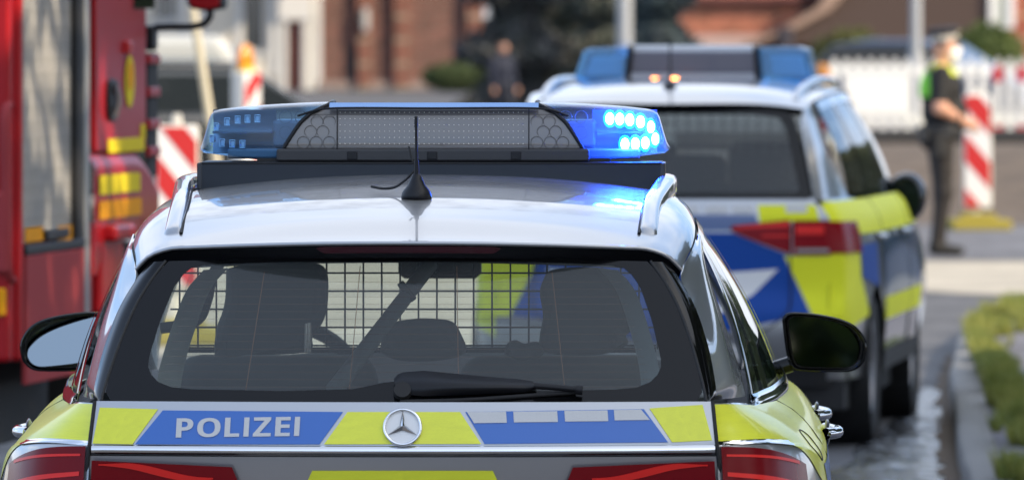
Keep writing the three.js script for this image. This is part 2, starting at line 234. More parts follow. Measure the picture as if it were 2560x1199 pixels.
// ---------------------------------------------------------------- the estate police car in front (car 1)
const A = frame(-0.2325, 20, 0.022);
{
  const car = thing('police_car', 'silver estate police car in front, yellow and blue tailgate band, lit blue roof lamp', 'police car', [A.x0, 0, -A.d0], -A.th);
  const both = f => { f(1); f(-1); };
  // --- tail surfaces: w as a function of (u, y)
  const WG = (u, y) => 0.037 + (y - 1.027) * 1.05 + 0.11 * u * u;
  const WT = (u, y) => (y > 0.94 ? (y - 0.945) * 0.36 : y > 0.9 ? (0.94 - y) * 0.12 - 0.0018 : 0.003 + (0.9 - y) * 0.25) + 0.13 * u * u;
  const onG = (o = 0) => (px, py) => A.on(px, py, WG, o), onT = (o = 0) => (px, py) => A.on(px, py, WT, o);
  const uyT = (o = 0) => (u, y) => V(u, y, -(WT(u, y) - o)), uyG = (o = 0) => (u, y) => V(u, y, -(WG(u, y) - o));
  // --- roof
  const dripU = curve([[0.3, 0.57], [0.42, 0.59], [0.7, 0.612], [0.95, 0.617], [1.4, 0.612], [2.0, 0.606], [2.5, 0.595], [2.8, 0.58]]);
  const dripT = curve([[0.3, 1.325], [0.42, 1.346], [0.7, 1.391], [0.95, 1.416], [1.4, 1.436], [2.0, 1.432], [2.5, 1.395], [2.8, 1.35]]), ROLL = 0.042, dripY = w => dripT(w) - ROLL;
  const crown = curve([[0.3, 1.3625], [0.5, 1.409], [0.75, 1.447], [1.1, 1.472], [1.65, 1.486], [2.2, 1.466], [2.8, 1.395]]);
  const edgeW = a => 0.3 + 0.115 * a * a;
  const roofAt = (a, w, dy = 0) => { const s = Math.abs(a), t = Math.max(0, (s - 0.86) / 0.14), u = s < 0.86 ? s : 0.86 + 0.14 * Math.sin(t * 1.3) / Math.sin(1.3); return V(Math.sign(a) * u * dripU(w), lerp(crown(w), dripT(w), Math.pow(u, 2.2)) - ROLL * (1 - Math.cos(t * 1.3)) / (1 - Math.cos(1.3)) + dy, -w); };
  const roof = (a, b) => roofAt(lerp(-1, 1, a), lerp(edgeW(lerp(-1, 1, a)), 2.8, b));
  part('roof', patch(roof, { na: 120, nb: 60 }), M.silver, car);
  part('headliner', patch((a, b) => { const p = roof(a, lerp(0.06, 0.99, b)); p.y -= 0.045; p.x *= 0.95; return p; }, { na: 20, nb: 20 }), mat([0.2, 0.2, 0.2], 0.9), car);
  { const al = noiseTex(256, (u, v) => Math.pow(fbm(u * 30, v * 30, 4, 5), 1.6) * 1.5, 1, false); part('roof_dust', patch((a, b) => { const p = roofAt(lerp(-0.84, 0.84, a), lerp(0.62, 1.6, b)); p.y += 0.0008; return p; }, { na: 40, nb: 30 }), mat([0.4, 0.38, 0.35], 0.95, 0, { transparent: true, opacity: 0.16, alphaMap: al, specularIntensity: 0 }), car, 'fine dust lying on the roof'); }
  // spoiler lip under the roof's rear edge
  part('spoiler', patch((a, b) => { const s = lerp(-1, 1, a), e = roofAt(s, edgeW(s)); return V(e.x * lerp(1, 0.985, b), e.y - 0.034 * b, e.z - 0.035 * b + (b < 0.1 ? 0 : 0)); }, { na: 64, nb: 6 }), M.satin, car);
  part('spoiler_edge', tube([...Array(33)].map((_, i) => { const s = lerp(-1, 1, i / 32), e = roofAt(s, edgeW(s)); e.y -= 0.002; return e; }), 0.005, 64, 6), M.silver, car);
  part('spoiler_underside', patch((a, b) => { const s = lerp(-1, 1, a), e = roofAt(s, edgeW(s)), y = e.y - 0.034 - 0.012 * b, u = e.x * 0.985, w0 = edgeW(s) + 0.035; return V(u, y, -lerp(w0, WG(u, y) + 0.03, b)); }, { na: 40, nb: 3 }), M.satin, car);
  const brake = patch((a, b) => { const s = lerp(-0.345, 0.355, a) , e = roofAt(s, edgeW(s)), h = lerp(0.26, 0.7, b) * lerp(1, 1, a), k = Math.min(1, Math.min(a, 1 - a) * 24); const hh = lerp(0.35, h, k); return V(e.x, e.y - 0.034 * hh, e.z - 0.035 * hh + 0.003); }, { na: 60, nb: 3 });
  part('brake_light', brake, mat([0.075, 0.004, 0.012], 0.25, 0, { clearcoat: 1 }), car, 'unlit narrow dark red brake light under roof edge');
  // --- rear window
  const cx = (y) => 1009 + (1010 - y) * 0.03;
  const rGlass = [[1009, 645], [1330, 646], [1622, 653], [1660, 705], [1692, 765], [1722, 845], [1748, 935], [1761, 1002], [1400, 1009], [1009, 1011]];
  const rInner = [[1009, 653], [1330, 655], [1545, 662], [1572, 676], [1600, 715], [1630, 800], [1652, 890], [1654, 915], [1640, 945], [1610, 965], [1560, 973], [1300, 977], [1130, 972], [1060, 956], [1009, 950]];
  const G2 = (px, py) => { const p = A.on(px, py, WG); return [p.x, p.y]; };
  const mirrored = pts => { const r = pts.map(p => G2(...p)); r[0][0] = 0; r[r.length - 1][0] = 0; return [...r, ...r.slice(1, -1).reverse().map(p => [-p[0], p[1]])]; };
  const gOut = mirrored(rGlass), gIn = mirrored(rInner);
  const N = 200, angs = pts => { const q = resample(pts, 1600); const c = [0, 1.17]; return [...Array(N)].map((_, i) => { const t = -Math.PI + 2 * Math.PI * i / N; let best = q[0], bd = 9; for (const p of q) { const d = Math.abs(Math.atan2(Math.sin(Math.atan2(p[1] - c[1], p[0] - c[0]) - t), Math.cos(Math.atan2(p[1] - c[1], p[0] - c[0]) - t))); if (d < bd) { bd = d; best = p; } } return best; }); };
  const oA = angs(gOut), iA = angs(gIn), rear = sub('rear_window', car);
  part('glass_pane', patch((a, b) => { const s = a * N, i = Math.floor(s) % N, j = (i + 1) % N, t = s - Math.floor(s), r = lerp(0.001, 1, b); const q = k => lerp(oA[i][k], oA[j][k], t); return uyG()(q(0) * r, lerp(1.17, q(1), r)); }, { na: N, nb: 12 }), M.pane, rear);
  part('black_border', ringPatch(iA, oA, uyG(0.0015), 5), M.gloss, rear);
  // hairline heating wires and the two aerial lines
  part('heating_wires', [...Array(15)].map((_, i) => { const y = 1.06 + i * 0.0155, h = 0.53 - (y - 1.06) * 0.32; return tube([...Array(9)].map((_, k) => uyG(-0.002)(lerp(-h, h, k / 8), y)), 0.00035, 16, 3); }), mat([0.16, 0.07, 0.03], 0.6), rear);
  for (const q of [[660, 680, 612, 985], [900, 665, 872, 985], [1142, 665, 1146, 960], [1380, 680, 1412, 970]]) part('aerial_wire', tube([0, 0.5, 1].map(t => A.on(lerp(q[0], q[2], t), lerp(q[1], q[3], t), WG, -0.002)), 0.0008, 8, 4), mat([0.2, 0.08, 0.03], 0.6), rear);
  part('dust_film', ringPatch(iA.map(p => [p[0] * 0.001, lerp(1.17, p[1], 0.001)]), iA.map(p => [p[0] * 1.005, p[1]]), uyG(0.0012), 8), mat([0.36, 0.4, 0.41], 0.9, 0, { transparent: true, opacity: 0.075, specularIntensity: 0 }), rear, 'thin dusty haze on the rear glass');
  // --- D pillars: black gloss strip and silver outer skin
  const trimC = [[1668, 655, 0.4], [1705, 705, 0.375], [1742, 775, 0.325], [1772, 868, 0.255], [1788, 950, 0.19], [1790, 985, 0.16], [1780, 1000, 0.145]].map(q => A.U(...q));
  const seamC = [[1626, 653], [1662, 705], [1694, 765], [1724, 845], [1750, 935], [1762, 985], [1764, 1003]].map(q => { const p = A.on(...q, WG); return [p.x, p.y, -p.z]; });
  const strip = [seamC, seamC.map((p, i) => p.map((v, k) => lerp(v, trimC[i][k], 0.5) + (k === 0 ? 0.004 : k === 2 ? -0.008 : 0))), trimC];
  both(s => part('pillar_strip', patch(net(strip, s), { na: 10, nb: 36 }), M.gloss, car));
  both(s => part('window_seam', tube([...Array(20)].map((_, i) => { const p = crv(seamC, i / 19); return V((p[0] + 0.001) * s, p[1], -(p[2] - 0.001)); }), 0.0035, 40, 6), M.rubber, car));
  const winC = [[1746, 545, 0.92], [1752, 590, 0.91], [1768, 670, 0.89], [1795, 755, 0.86], [1828, 855, 0.82], [1852, 930, 0.79], [1867, 990, 0.77]].map(q => A.U(...q));
  const mid = trimC.map((p, i) => p.map((v, k) => lerp(v, winC[i][k], 0.5)));
  [0.034, 0.034, 0.03, 0.026, 0.02, 0.014, 0.008].forEach((o, i) => { mid[i][0] += o * 0.55; mid[i][2] -= o * 0.5; });
  // top row follows the roof's edge
  trimC[0] = [dripU(0.42), dripY(0.42), 0.42]; mid[0] = [dripU(0.66) + 0.004, dripY(0.66), 0.66]; winC[0] = [dripU(0.92) + 0.002, dripY(0.92) - 0.012, 0.92];
  both(s => part('rear_pillar', patch(net([trimC, mid, winC], s), { na: 24, nb: 36 }), M.silver, car));
  // --- side windows, pillars, belt moulding
  const beltU = curve([[0.7, 0.73], [0.8, 0.745], [1.2, 0.785], [1.75, 0.812], [2.9, 0.8], [3.6, 0.72]]), beltY = curve([[0.7, 0.997], [1.2, 1.0], [1.75, 1.003], [2.9, 0.992], [3.6, 0.97]]);
  const winTopW = t => lerp(0.93, 2.75, t), winBotW = t => lerp(0.775, 3.5, t);
  const sideW = (side, off = 0) => (a, b) => { const wt = winTopW(a), wb = winBotW(a), k = b; return V(side * (lerp(dripU(wt) + 0.004, beltU(wb), k) + 0.02 * Math.sin(Math.PI * k) + off), lerp(dripY(wt) - 0.012, beltY(wb), k), -lerp(wt, wb, k)); };
  both(s => part('side_window', patch(sideW(s), { na: 40, nb: 12 }), M.paneTint, car));
  both(s => { for (const [a0, a1, o] of [[0, 0.02, 0.004], [0.1, 0.128, 0.006], [0.40, 0.46, 0.006], [0.955, 1, 0.006]]) part('window_pillar', patch(sideW(s, o), { na: 3, nb: 12, a0, a1 }), M.gloss, car); });
  both(s => part('roof_frame', patch((a, b) => { const p = sideW(s, 0.006)(a, lerp(-0.01, 0.05, b)); return p; }, { na: 40, nb: 2 }), M.gloss, car));
  both(s => part('belt_moulding', patch((a, b) => { const w = lerp(0.76, 3.1, a), t = lerp(-1, 1, b); return V(s * (beltU(w) + 0.006 + 0.008 * (1 - t * t) + 0.012 * (t > 0 ? t : 0)), beltY(w) + 0.006 - 0.016 * t, -w); }, { na: 40, nb: 8 }), M.chrome, car));
  // --- body side below the belt line and rear corner
  const side = [
    [[0.65, 1.024, 0.112], [0.655, 0.985, 0.088], [0.662, 0.945, 0.062], [0.667, 0.9, 0.06], [0.68, 0.6, 0.02], [0.68, 0.32, 0.02]],
    [[0.7, 1.022, 0.22], [0.735, 0.985, 0.19], [0.765, 0.945, 0.165], [0.785, 0.9, 0.145], [0.8, 0.6, 0.09], [0.79, 0.32, 0.09]],
    [[0.725, 1.012, 0.46], [0.788, 0.975, 0.43], [0.838, 0.93, 0.41], [0.862, 0.88, 0.39], [0.885, 0.6, 0.36], [0.87, 0.32, 0.3]],
    [[0.75, 1.0, 0.8], [0.818, 0.965, 0.8], [0.872, 0.912, 0.8], [0.905, 0.84, 0.8], [0.925, 0.6, 0.8], [0.89, 0.3, 0.8]],
    [[0.81, 0.998, 1.75], [0.86, 0.965, 1.75], [0.894, 0.917, 1.75], [0.918, 0.85, 1.75], [0.925, 0.6, 1.75], [0.89, 0.3, 1.75]],
    [[0.8, 0.985, 2.9], [0.855, 0.955, 2.9], [0.89, 0.905, 2.9], [0.915, 0.84, 2.9], [0.92, 0.6, 2.9], [0.89, 0.3, 2.9]],
    [[0.73, 0.962, 3.6], [0.82, 0.93, 3.6], [0.88, 0.88, 3.6], [0.91, 0.8, 3.6], [0.915, 0.6, 3.6], [0.89, 0.3, 3.6]],
    [[0.6, 0.83, 4.5], [0.68, 0.8, 4.5], [0.76, 0.75, 4.5], [0.82, 0.7, 4.5], [0.86, 0.55, 4.5], [0.84, 0.3, 4.45]]];
  const wheelZ = [1.0, 3.94];
  both(s => part('body_side', patch(net(side, s), { na: 130, nb: 50, skip: p => wheelZ.some(w => Math.hypot(-p.z - w, p.y - 0.34) < 0.37) }), M.silver, car));
  // yellow film on the quarter panel and along the flank
  both(s => { const f = net(side, s), ys = (a, b) => f(lerp(0.006, 0.86, a), lerp(lerp(0.014, 0.03, smooth(a, 0, 0.3)), lerp(0.42, 0.62, smooth(a, 0.1, 0.45)), b)); part('yellow_film', patch(ys, { na: 90, nb: 20, off: 0.0018 }), M.yellow, car); });
  both(s => { const f = net(side, s); part('blue_film', patch((a, b) => f(lerp(0.42, 0.8, a), lerp(0.56, 0.72, b)), { na: 30, nb: 6, off: 0.0034 }), M.blue, car); });
  both(s => part('hood_side', patch((a, b) => { const p = net(side, s)(lerp(0.84, 1, a), 0); return V(p.x * (1 - b), p.y + 0.06 * Math.sin(b * Math.PI / 2), p.z); }, { na: 12, nb: 12 }), M.silver, car));
  part('front_end', patch((a, b) => { const u = lerp(-1, 1, a); return V(u * lerp(0.6, 0.84, b), lerp(0.89, 0.3, b), -(4.5 + 0.3 * (1 - u * u))); }, { na: 16, nb: 6 }), M.silver, car);
  part('underbody', box(-0.82, 0.2, -4.5, 0.82, 0.34, -0.1), M.rubber, car);
  // door gaps and the filler flap
  for (const s of [1, -1]) { const f = net(side, s); for (const a of [0.49, 0.7]) part('door_gap', tube([...Array(12)].map((_, i) => { const p = f(a, i / 11); p.x += s * 0.001; return p; }), 0.0028, 24, 5), M.rubber, car); }
  { const f = net(side, 1); part('filler_flap_gap', tube([...Array(24)].map((_, i) => { const t = i / 24 * Math.PI * 2, p = f(0.415 + 0.028 * Math.cos(t), 0.42 + 0.12 * Math.sin(t)); p.x += 0.0022; return p; }), 0.0022, 60, 5, true), M.rubber, car); }
  // door handles
  const handle = (s, w, y, u) => { const g = sub('door_handle', car), pts = [...Array(9)].map((_, i) => { const t = i / 8; return V(s * (u + 0.028 * Math.sin(Math.PI * Math.pow(t, 0.8))), y + 0.004 * t, -(w + 0.2 * (t - 0.5))); }); part('grip', tube(pts, 0.0135, 20, 12).scale(1, 1, 1), M.chrome, g); part('recess', new THREE.SphereGeometry(0.06, 20, 12).scale(0.12, 0.5, 1.1).translate(s * (u + 0.004), y, -w), M.gloss, g); return g; };
  both(s => { handle(s, 1.75, 0.894, 0.915); handle(s, 2.85, 0.89, 0.902); });
  // --- tailgate
  const tg = sub('tailgate', car);
  part('skin', patch((a, b) => { const y = lerp(1.03, 0.935, b), e = 0.656 + (1.03 - y) * 0.1; return uyT()(lerp(-e, e, a), y); }, { na: 60, nb: 8 }), M.silver, tg);
  part('lower_skin', patch((a, b) => { const y = lerp(0.915, 0.6, b); return uyT()(lerp(-0.67, 0.67, a), y); }, { na: 50, nb: 12 }), M.silver, tg);
  both(s => part('tailgate_gap', tube([...Array(10)].map((_, i) => { const y = lerp(1.03, 0.6, i / 9), e = 0.657 + (1.03 - y) * 0.1; const p = uyT(0.002)(e * s, y); return p; }), 0.004, 30, 6), M.rubber, tg));
  const film = (q, m, n = 'yellow_film', o = 0.0016) => part(n, quadPatch(q, onT(o), 24, 4), m, tg);
  film([[248, 1018], [394, 1022], [330, 1110], [230, 1108]], M.yellow);
  film([[406, 1025], [857, 1029], [798, 1110], [336, 1110]], M.blue, 'blue_film');
  film([[868, 1029], [1150, 1029], [1203, 1109], [809, 1110]], M.yellow);
  film([[1163, 1029], [1610, 1022], [1671, 1105], [1211, 1109]], M.blue, 'blue_film');
  film([[1624, 1020], [1757, 1011], [1781, 1100], [1681, 1105]], M.yellow);
  for (const [x0, x1, y0, y1, dx] of [[1167, 1265, 1029, 1056, 16], [1283, 1393, 1028, 1054, 0], [1411, 1519, 1026, 1052, 0], [1535, 1603, 1024, 1049, 0]]) film([[x0, y0], [x1, y0 - 1], [x1 + 2 + (x1 === 1603 ? 20 : 0), y1], [x0 + 2 + dx, y1 + 1]], M.retro, 'reflective_square', 0.003);
  { // lettering, one mesh per letter
    const word = 'POLIZEI', x0 = 438, x1 = 747, yb0 = 1093, yb1 = 1089, cap = 48;
    const geos = [...word].map(c => { const g = c === 'I' ? new THREE.ShapeGeometry(shapeOf([[0, 0], [0.2, 0], [0.2, 1], [0, 1]])) : letterGeo(c, 1, font); g.computeBoundingBox(); return g; }), ws = geos.map(g => g.boundingBox.max.x - g.boundingBox.min.x), H0 = 1;
    const sp = 0.16, tot = ws.reduce((a, b) => a + b, 0) + sp * 6; let x = 0;
    geos.forEach((g, i) => {
      const p = g.attributes.position, bb = g.boundingBox, f = (px) => lerp(x0, x1, px / tot);
      const mk = []; for (let k = 0; k < p.count; k++) { const gx = x + p.getX(k) - bb.min.x, gy = (p.getY(k) - bb.min.y) / (bb.max.y - bb.min.y), sx = f(gx), q = A.on(sx + gy * 3, lerp(yb0, yb1, gx / tot) - gy * cap, WT, 0.0035); mk.push(q.x, q.y, q.z); }
      g.setAttribute('position', new THREE.Float32BufferAttribute(mk, 3)); g.computeVertexNormals(); part('letter', g, M.retro, tg); x += ws[i] + sp;
    });
  }
  { // star emblem
    const c = A.on(1006, 1067, WT, 0.006), e = sub('emblem', tg); e.position.copy(c); e.rotation.x = -0.33;
    part('emblem_ring', new THREE.TorusGeometry(0.0385, 0.0036, 10, 48), M.chrome, e);
    part('emblem_plate', new THREE.CylinderGeometry(0.038, 0.038, 0.004, 40).rotateX(Math.PI / 2).translate(0, 0, -0.004), M.white, e);
    const pts = []; for (let k = 0; k < 3; k++) { const a = Math.PI / 2 + k * 2 * Math.PI / 3; pts.push([a, 0.037], [a + Math.PI / 3, 0.0068]); }
    const pos = []; for (let k = 0; k < 6; k++) { const p = pts[k], q = pts[(k + 1) % 6]; pos.push(0, 0, 0.007, Math.cos(p[0]) * p[1], Math.sin(p[0]) * p[1], 0.001, Math.cos(q[0]) * q[1], Math.sin(q[0]) * q[1], 0.001); }
    const sg = new THREE.BufferGeometry(); sg.setAttribute('position', new THREE.Float32BufferAttribute(pos, 3)); sg.computeVertexNormals(); part('emblem_star', sg, M.chrome, e);
  }
  // chrome strip over the lamps, and the recess below it, its shade put in as black
  const stripAt = (u, t, o = 0) => V(u, lerp(0.939, 0.911, t), -(WT(u, 0.93) - o - 0.010 * Math.sin(Math.PI * t) + 0.012 * t * t));
  part('chrome_strip', patch((a, b) => stripAt(lerp(-0.662, 0.662, a), b), { na: 60, nb: 8 }), M.chrome, tg);
  part('shadow_gap', patch((a, b) => { const u = lerp(-0.66, 0.66, a), y = lerp(0.913, 0.896, b); return V(u, y, -(WT(u, 0.93) + 0.02 + 0.02 * b)); }, { na: 30, nb: 2 }), M.satin, tg);
  film([[780, 1176], [1232, 1176], [1262, 1240], [750, 1240]], M.yellow);
  both(s => { const f = net(side, s); part('lamp_strip', patch((a, b) => f(lerp(0.004, 0.235, a), lerp(0.4, 0.52, b)), { na: 24, nb: 5, off: 0.004 }), M.chrome, car); });
  // --- tail lamps (outer half on the body, inner half on the tailgate)
  both(s => {
    const f = net(side, s), lamp = sub('tail_lamp', car);
    part('lamp_lens', patch((a, b) => f(lerp(0.008, 0.262, a), lerp(lerp(0.53, 0.60, a), 0.76, b)), { na: 30, nb: 10, off: 0.006 }), M.lampOut, lamp);
    for (let k = 0; k < 3; k++) part('lamp_line', patch((a, b) => f(lerp(0.02, 0.23, a), 0.575 + 0.045 * k + 0.02 * a + 0.008 * b), { na: 20, nb: 1, off: 0.0075 }), M.lampLine, lamp);
    const I = (px, py) => { const p = A.on(px, py, WT, 0.012); p.x = Math.abs(p.x) * s; return p; };
    part('inner_lens', quadPatch([[1432, 1168], [1787, 1152], [1798, 1330], [1380, 1300]], I, 24, 6), M.lampDark, lamp);
    const J = (px, py) => { const p = A.on(px, py, WT, 0.014); p.x = Math.abs(p.x) * s; return p; };
    part('light_guide', patch((a, b) => J(lerp(1480, 1770, a), 1196 - 34 * smooth(a, 0.1, 0.8) + (4 + 15 * Math.sin(Math.PI * clamp(a * 1.05))) * (b - 0.3)), { na: 30, nb: 3 }), M.lampLine, lamp);
    part('light_guide', patch((a, b) => J(lerp(1440, 1780, a), 1216 - 14 * a + 8 * b), { na: 20, nb: 2 }), M.lampLine, lamp);
  });
  part('bumper', patch((a, b) => { const u = lerp(-0.8, 0.8, a), y = lerp(0.62, 0.28, b); return V(u, y, -(-0.05 + 0.2 * u * u * u * u + 0.04 * Math.sin(b * 3) - 0.04)); }, { na: 30, nb: 8 }), M.silver, car);
  // --- rear wiper
  { const wp = sub('rear_wiper', car), W = (px, py, o) => A.on(px, py, WG, o);
    const top = [[985, 945], [1000, 930], [1060, 926], [1190, 938], [1325, 950], [1342, 958]], bot = [[984, 968], [1000, 984], [1060, 990], [1190, 986], [1320, 980], [1342, 972]];
    const T = resample(top, 24, false), B = resample(bot, 24, false);
    part('wiper_arm', patch((a, b) => { const i = a * 23, k = Math.min(22, Math.floor(i)), t = i - k, x = lerp(lerp(T[k][0], T[k + 1][0], t), lerp(B[k][0], B[k + 1][0], t), b), y = lerp(lerp(T[k][1], T[k + 1][1], t), lerp(B[k][1], B[k + 1][1], t), b); return W(x, y, 0.012 + 0.03 * Math.sin(Math.PI * b) * (0.4 + 0.6 * Math.sin(Math.PI * clamp(a, 0.08, 0.92)))); }, { na: 46, nb: 10 }), M.satin, wp);
    part('wiper_blade', [tube([W(1335, 964, 0.028), W(1400, 969, 0.026), W(1452, 974, 0.024)], 0.0065, 12, 8), rod(W(1440, 973, 0.026), W(1457, 975, 0.026), 0.0105)], M.satin, wp);
    part('wiper_hub', new THREE.CylinderGeometry(0.018, 0.021, 0.03, 24).rotateX(1.1).translate(...W(1006, 980, 0.008).toArray()), M.rubber, wp);
    part('blade_rubber', tube([W(1000, 1004, 0.004), W(1150, 1000, 0.006), W(1330, 988, 0.006), W(1440, 980, 0.01)], 0.005, 16, 6), M.rubber, wp);
  }
  // --- roof rails
  both(s => {
    const pts = [[0.516, 1.366, 0.5], [0.518, 1.392, 0.6], [0.523, 1.437, 0.9], [0.54, 1.462, 1.3], [0.553, 1.474, 1.65], [0.553, 1.47, 2.1], [0.545, 1.44, 2.5], [0.54, 1.395, 2.72]];
    part('roof_rail', patch((a, b) => { const q = crv(pts, a), t = b * Math.PI * 2, e = Math.pow(Math.min(1, Math.min(a, 1 - a) * 14), 0.6), k = Math.sign(Math.cos(t)) * Math.pow(Math.abs(Math.cos(t)), 0.6), m = Math.sign(Math.sin(t)) * Math.pow(Math.abs(Math.sin(t)), 0.6); return V(s * (q[0] + 0.02 * k * lerp(0.6, 1, e)), q[1] - 0.012 + 0.022 * m * e - 0.004 * k, -q[2]); }, { na: 60, nb: 20 }), M.silver, car);
    part('rail_gasket', tube(pts.slice(0, 7).map(q => V(s * (q[0] - 0.019), roofAt((q[0] - 0.019) / dripU(q[2]), q[2]).y + 0.001, -q[2])), 0.004, 40, 6), M.rubber, car);
  });
  // --- cross beam that carries the light bar
  { const P = (x, y, w = 1.62) => A.P(x, y, w), l = P(499, 425), r = P(1656, 425), yT = P(1080, 409).y;
    const bm = sub('cross_beam', car);
    part('beam', patch((a, b) => { const x = lerp(l.x, r.x, a), k = Math.pow(Math.abs(2 * a - 1), 3), lo = lerp(1.478, 1.448, k); return V(x, lerp(lo, yT, b), -1.62); }, { na: 30, nb: 4 }), mat([0.014, 0.02, 0.031], 0.3, 0, { specularIntensity: 0.7 }), bm);
    part('beam_top', box(l.x, yT - 0.002, -1.9, r.x, yT + 0.0035, -1.619, 0.002), M.satin, bm);
    for (const e of [l.x - 0.001, r.x + 0.001]) part('beam_end', box(e - 0.006, 1.452, -1.86, e + 0.006, yT + 0.002, -1.6185, 0.003), mat([0.025, 0.03, 0.04], 0.25), bm);
    for (const [x0, x1] of [[640, 778], [805, 855], [1022, 1152], [1318, 1368], [1400, 1525]]) { const a = P(x0, 405), b = P(x1, 405); part('bar_foot', box(a.x, yT, -1.88, b.x, yT + 0.012, -1.65), M.rubber, bm); }
  }
  // --- light bar
  {
    const bar = sub('light_bar', car); bar.userData.label = 'blue and grey roof light bar, right end lit';
    const w0 = 1.64, c0 = A.P(1082, 402, w0); bar.position.set(c0.x, c0.y, c0.z - 0.16);   // local: x right, y up from the underside, z towards the tail; rear face near z = 0.16
    const k = (1 / FPX) * (A.d0 + w0), X = px => (px - 1082) * k, Y = py => (402 - py) * k;
    const hx = X(1671);
    const topY = curve([[0, Y(256)], [X(1345), Y(256)], [X(1450), Y(260)], [X(1560), Y(267)], [X(1625), Y(275)], [X(1645), Y(287)], [X(1662), Y(342)], [hx, Y(366)]]);
    const botY = curve([[0, 0], [X(1500), 0], [X(1560), Y(397)], [X(1630), Y(388)], [X(1662), Y(384)], [hx, Y(377)]]);
    const halfD = curve([[0, 0.16], [X(1400), 0.16], [X(1550), 0.15], [X(1640), 0.115], [X(1662), 0.085], [hx, 0.05]]);
    // closed section round the bar: t 0..1
    const sect = (x, t, o = 0) => { const a = Math.abs(x), yt = topY(a), yb = botY(a), hd = halfD(a), ang = t * Math.PI * 2 - Math.PI / 2, c = Math.cos(ang), s = Math.sin(ang), e = 0.36, e2 = 0.5;
      const cz = Math.sign(c) * Math.pow(Math.abs(c), e), sy = Math.sign(s) * Math.pow(Math.abs(s), e2), ym = (yt + yb) / 2, hh = (yt - yb) / 2 - o; return V(x, ym + hh * sy, (hd - o) * cz * (1 - 0.06 * (sy + 1))); };
    // parts of the bar's length
    const arcF = curve([[0, 392], [0.116, 382], [0.425, 357], [0.664, 332], [0.815, 307], [0.89, 282], [0.96, 262], [1, 258]]), arcX = y => arcF(clamp(y / Y(256))) * k;
    const smoke = mat([0.155, 0.143, 0.135], 0.16, 0, { clearcoat: 1, clearcoatRoughness: 0.04, specularIntensity: 1 });
    const dome = mat([0.5, 0.74, 0.97], 0.15, 0, { transmission: 1, thickness: 0, ior: 1.5 });
    const XS = [...Array(41)].map((_, i) => i / 40);
    const limit = (t) => { const p = sect(X(1400), t); return arcX(p.y); };
    part('lens_cover', patch((a, b) => { const l = limit(b); return sect(lerp(-l, l, a), b, 0.002); }, { na: 30, nb: 64, ctr: V(0, 0.06, 0) }), smoke, bar);
    both(s => {
      part('blue_dome', patch((a, b) => { const l = limit(b), q = Math.pow(a, 0.7); return sect(s * lerp(l, hx, q), b); }, { na: 40, nb: 72 }), dome, bar);
      part('dome_end', patch((a, b) => { const p = sect(s * hx, b), m = V(s * hx, (topY(hx) + botY(hx)) / 2, 0); return m.lerp(p, a).setX(s * (hx + 0.004 * (1 - a))); }, { na: 4, nb: 40 }), dome, bar);
      part('dome_frame', tube([...Array(60)].map((_, i) => sect(s * limit(i / 60), i / 60, -0.0005)), 0.0048, 160, 8, true), M.satin, bar);
      // inner deck and reflector housing seen through the dome
      part('housing', [box(s * X(1360), 0.004, -0.12, s * X(1600), Y(372), 0.1, 0.006), box(s * X(1360), Y(372), -0.1, s * X(1490), Y(300), 0.05, 0.01), box(s * X(1490), Y(330) - 0.004, -0.09, s * X(1640), Y(330) + 0.002, 0.07, 0.002)], mat([0.2, 0.22, 0.24], 0.35, 0.2), bar);
      part('reflector', patch((a, b) => V(s * lerp(X(1480), X(1642), a), lerp(Y(386), Y(275), b), lerp(0.055, 0.01, a) - 0.03 * Math.sin(b * Math.PI)), { na: 10, nb: 6 }), mat([0.45, 0.47, 0.5], 0.3, 0.7), bar);
      for (let i = 0; i < 6; i++) part('lens_ring', new THREE.TorusGeometry(0.0145, 0.0009, 6, 28).translate(s * (X(1400) + (i % 2) * 0.036 + (i < 2 ? 0.0 : 0.012)), [0.03, 0.065, 0.1][i >> 1], 0.128), mat([0.14, 0.15, 0.16], 0.4), bar);
    });
    // strip along the top rear edge with sky reflection put into its blue, dark base rail
    part('top_strip', patch((a, b) => { const x = lerp(X(822), X(1346), a), y = lerp(Y(270), Y(256) - 0.0005, b); return V(x, y, lerp(0.148, 0.126, b) + 0.004); }, { na: 6, nb: 3 }), mat([0.42, 0.6, 0.9], 0.12, 0.9), bar);
    part('top_trim', tube([V(X(742), Y(290), 0.14), V(X(790), Y(275), 0.147), V(X(822), Y(271), 0.15), V(X(1082), Y(270.5), 0.152), V(X(1346), Y(271), 0.15), V(X(1380), Y(275), 0.147), V(X(1420), Y(290), 0.14)], 0.0028, 60, 6), M.satin, bar);
    part('base_rail', box(X(690), -0.002, -0.14, X(1474), Y(371), 0.1625, 0.006), mat([0.025, 0.025, 0.028], 0.4), bar);
    for (const x of [X(880), X(1080), X(1290)]) part('base_clip', box(x - 0.012, 0.003, 0.156, x + 0.012, Y(378), 0.1645, 0.002), M.satin, bar);
    both(s => part('lens_joint', tube([V(s * (X(1322)), Y(268), 0.152), V(s * X(1322), Y(330), 0.162), V(s * X(1322), Y(378), 0.16)], 0.0014, 8, 5), M.satin, bar));
    const ringM = mat([0.125, 0.115, 0.108], 0.25);
    const faceZ = y => { let best = 0; for (let t = 0.25; t < 0.5; t += 0.002) { } const yt = topY(0), ym = yt / 2, sy = clamp((y - ym) / ym, -1, 1), s = Math.sign(sy) * Math.pow(Math.abs(sy), 2), c = Math.sqrt(Math.max(0, 1 - s * s)); return 0.158 * Math.pow(c, 0.36) * (1 - 0.06 * (sy + 1)); };
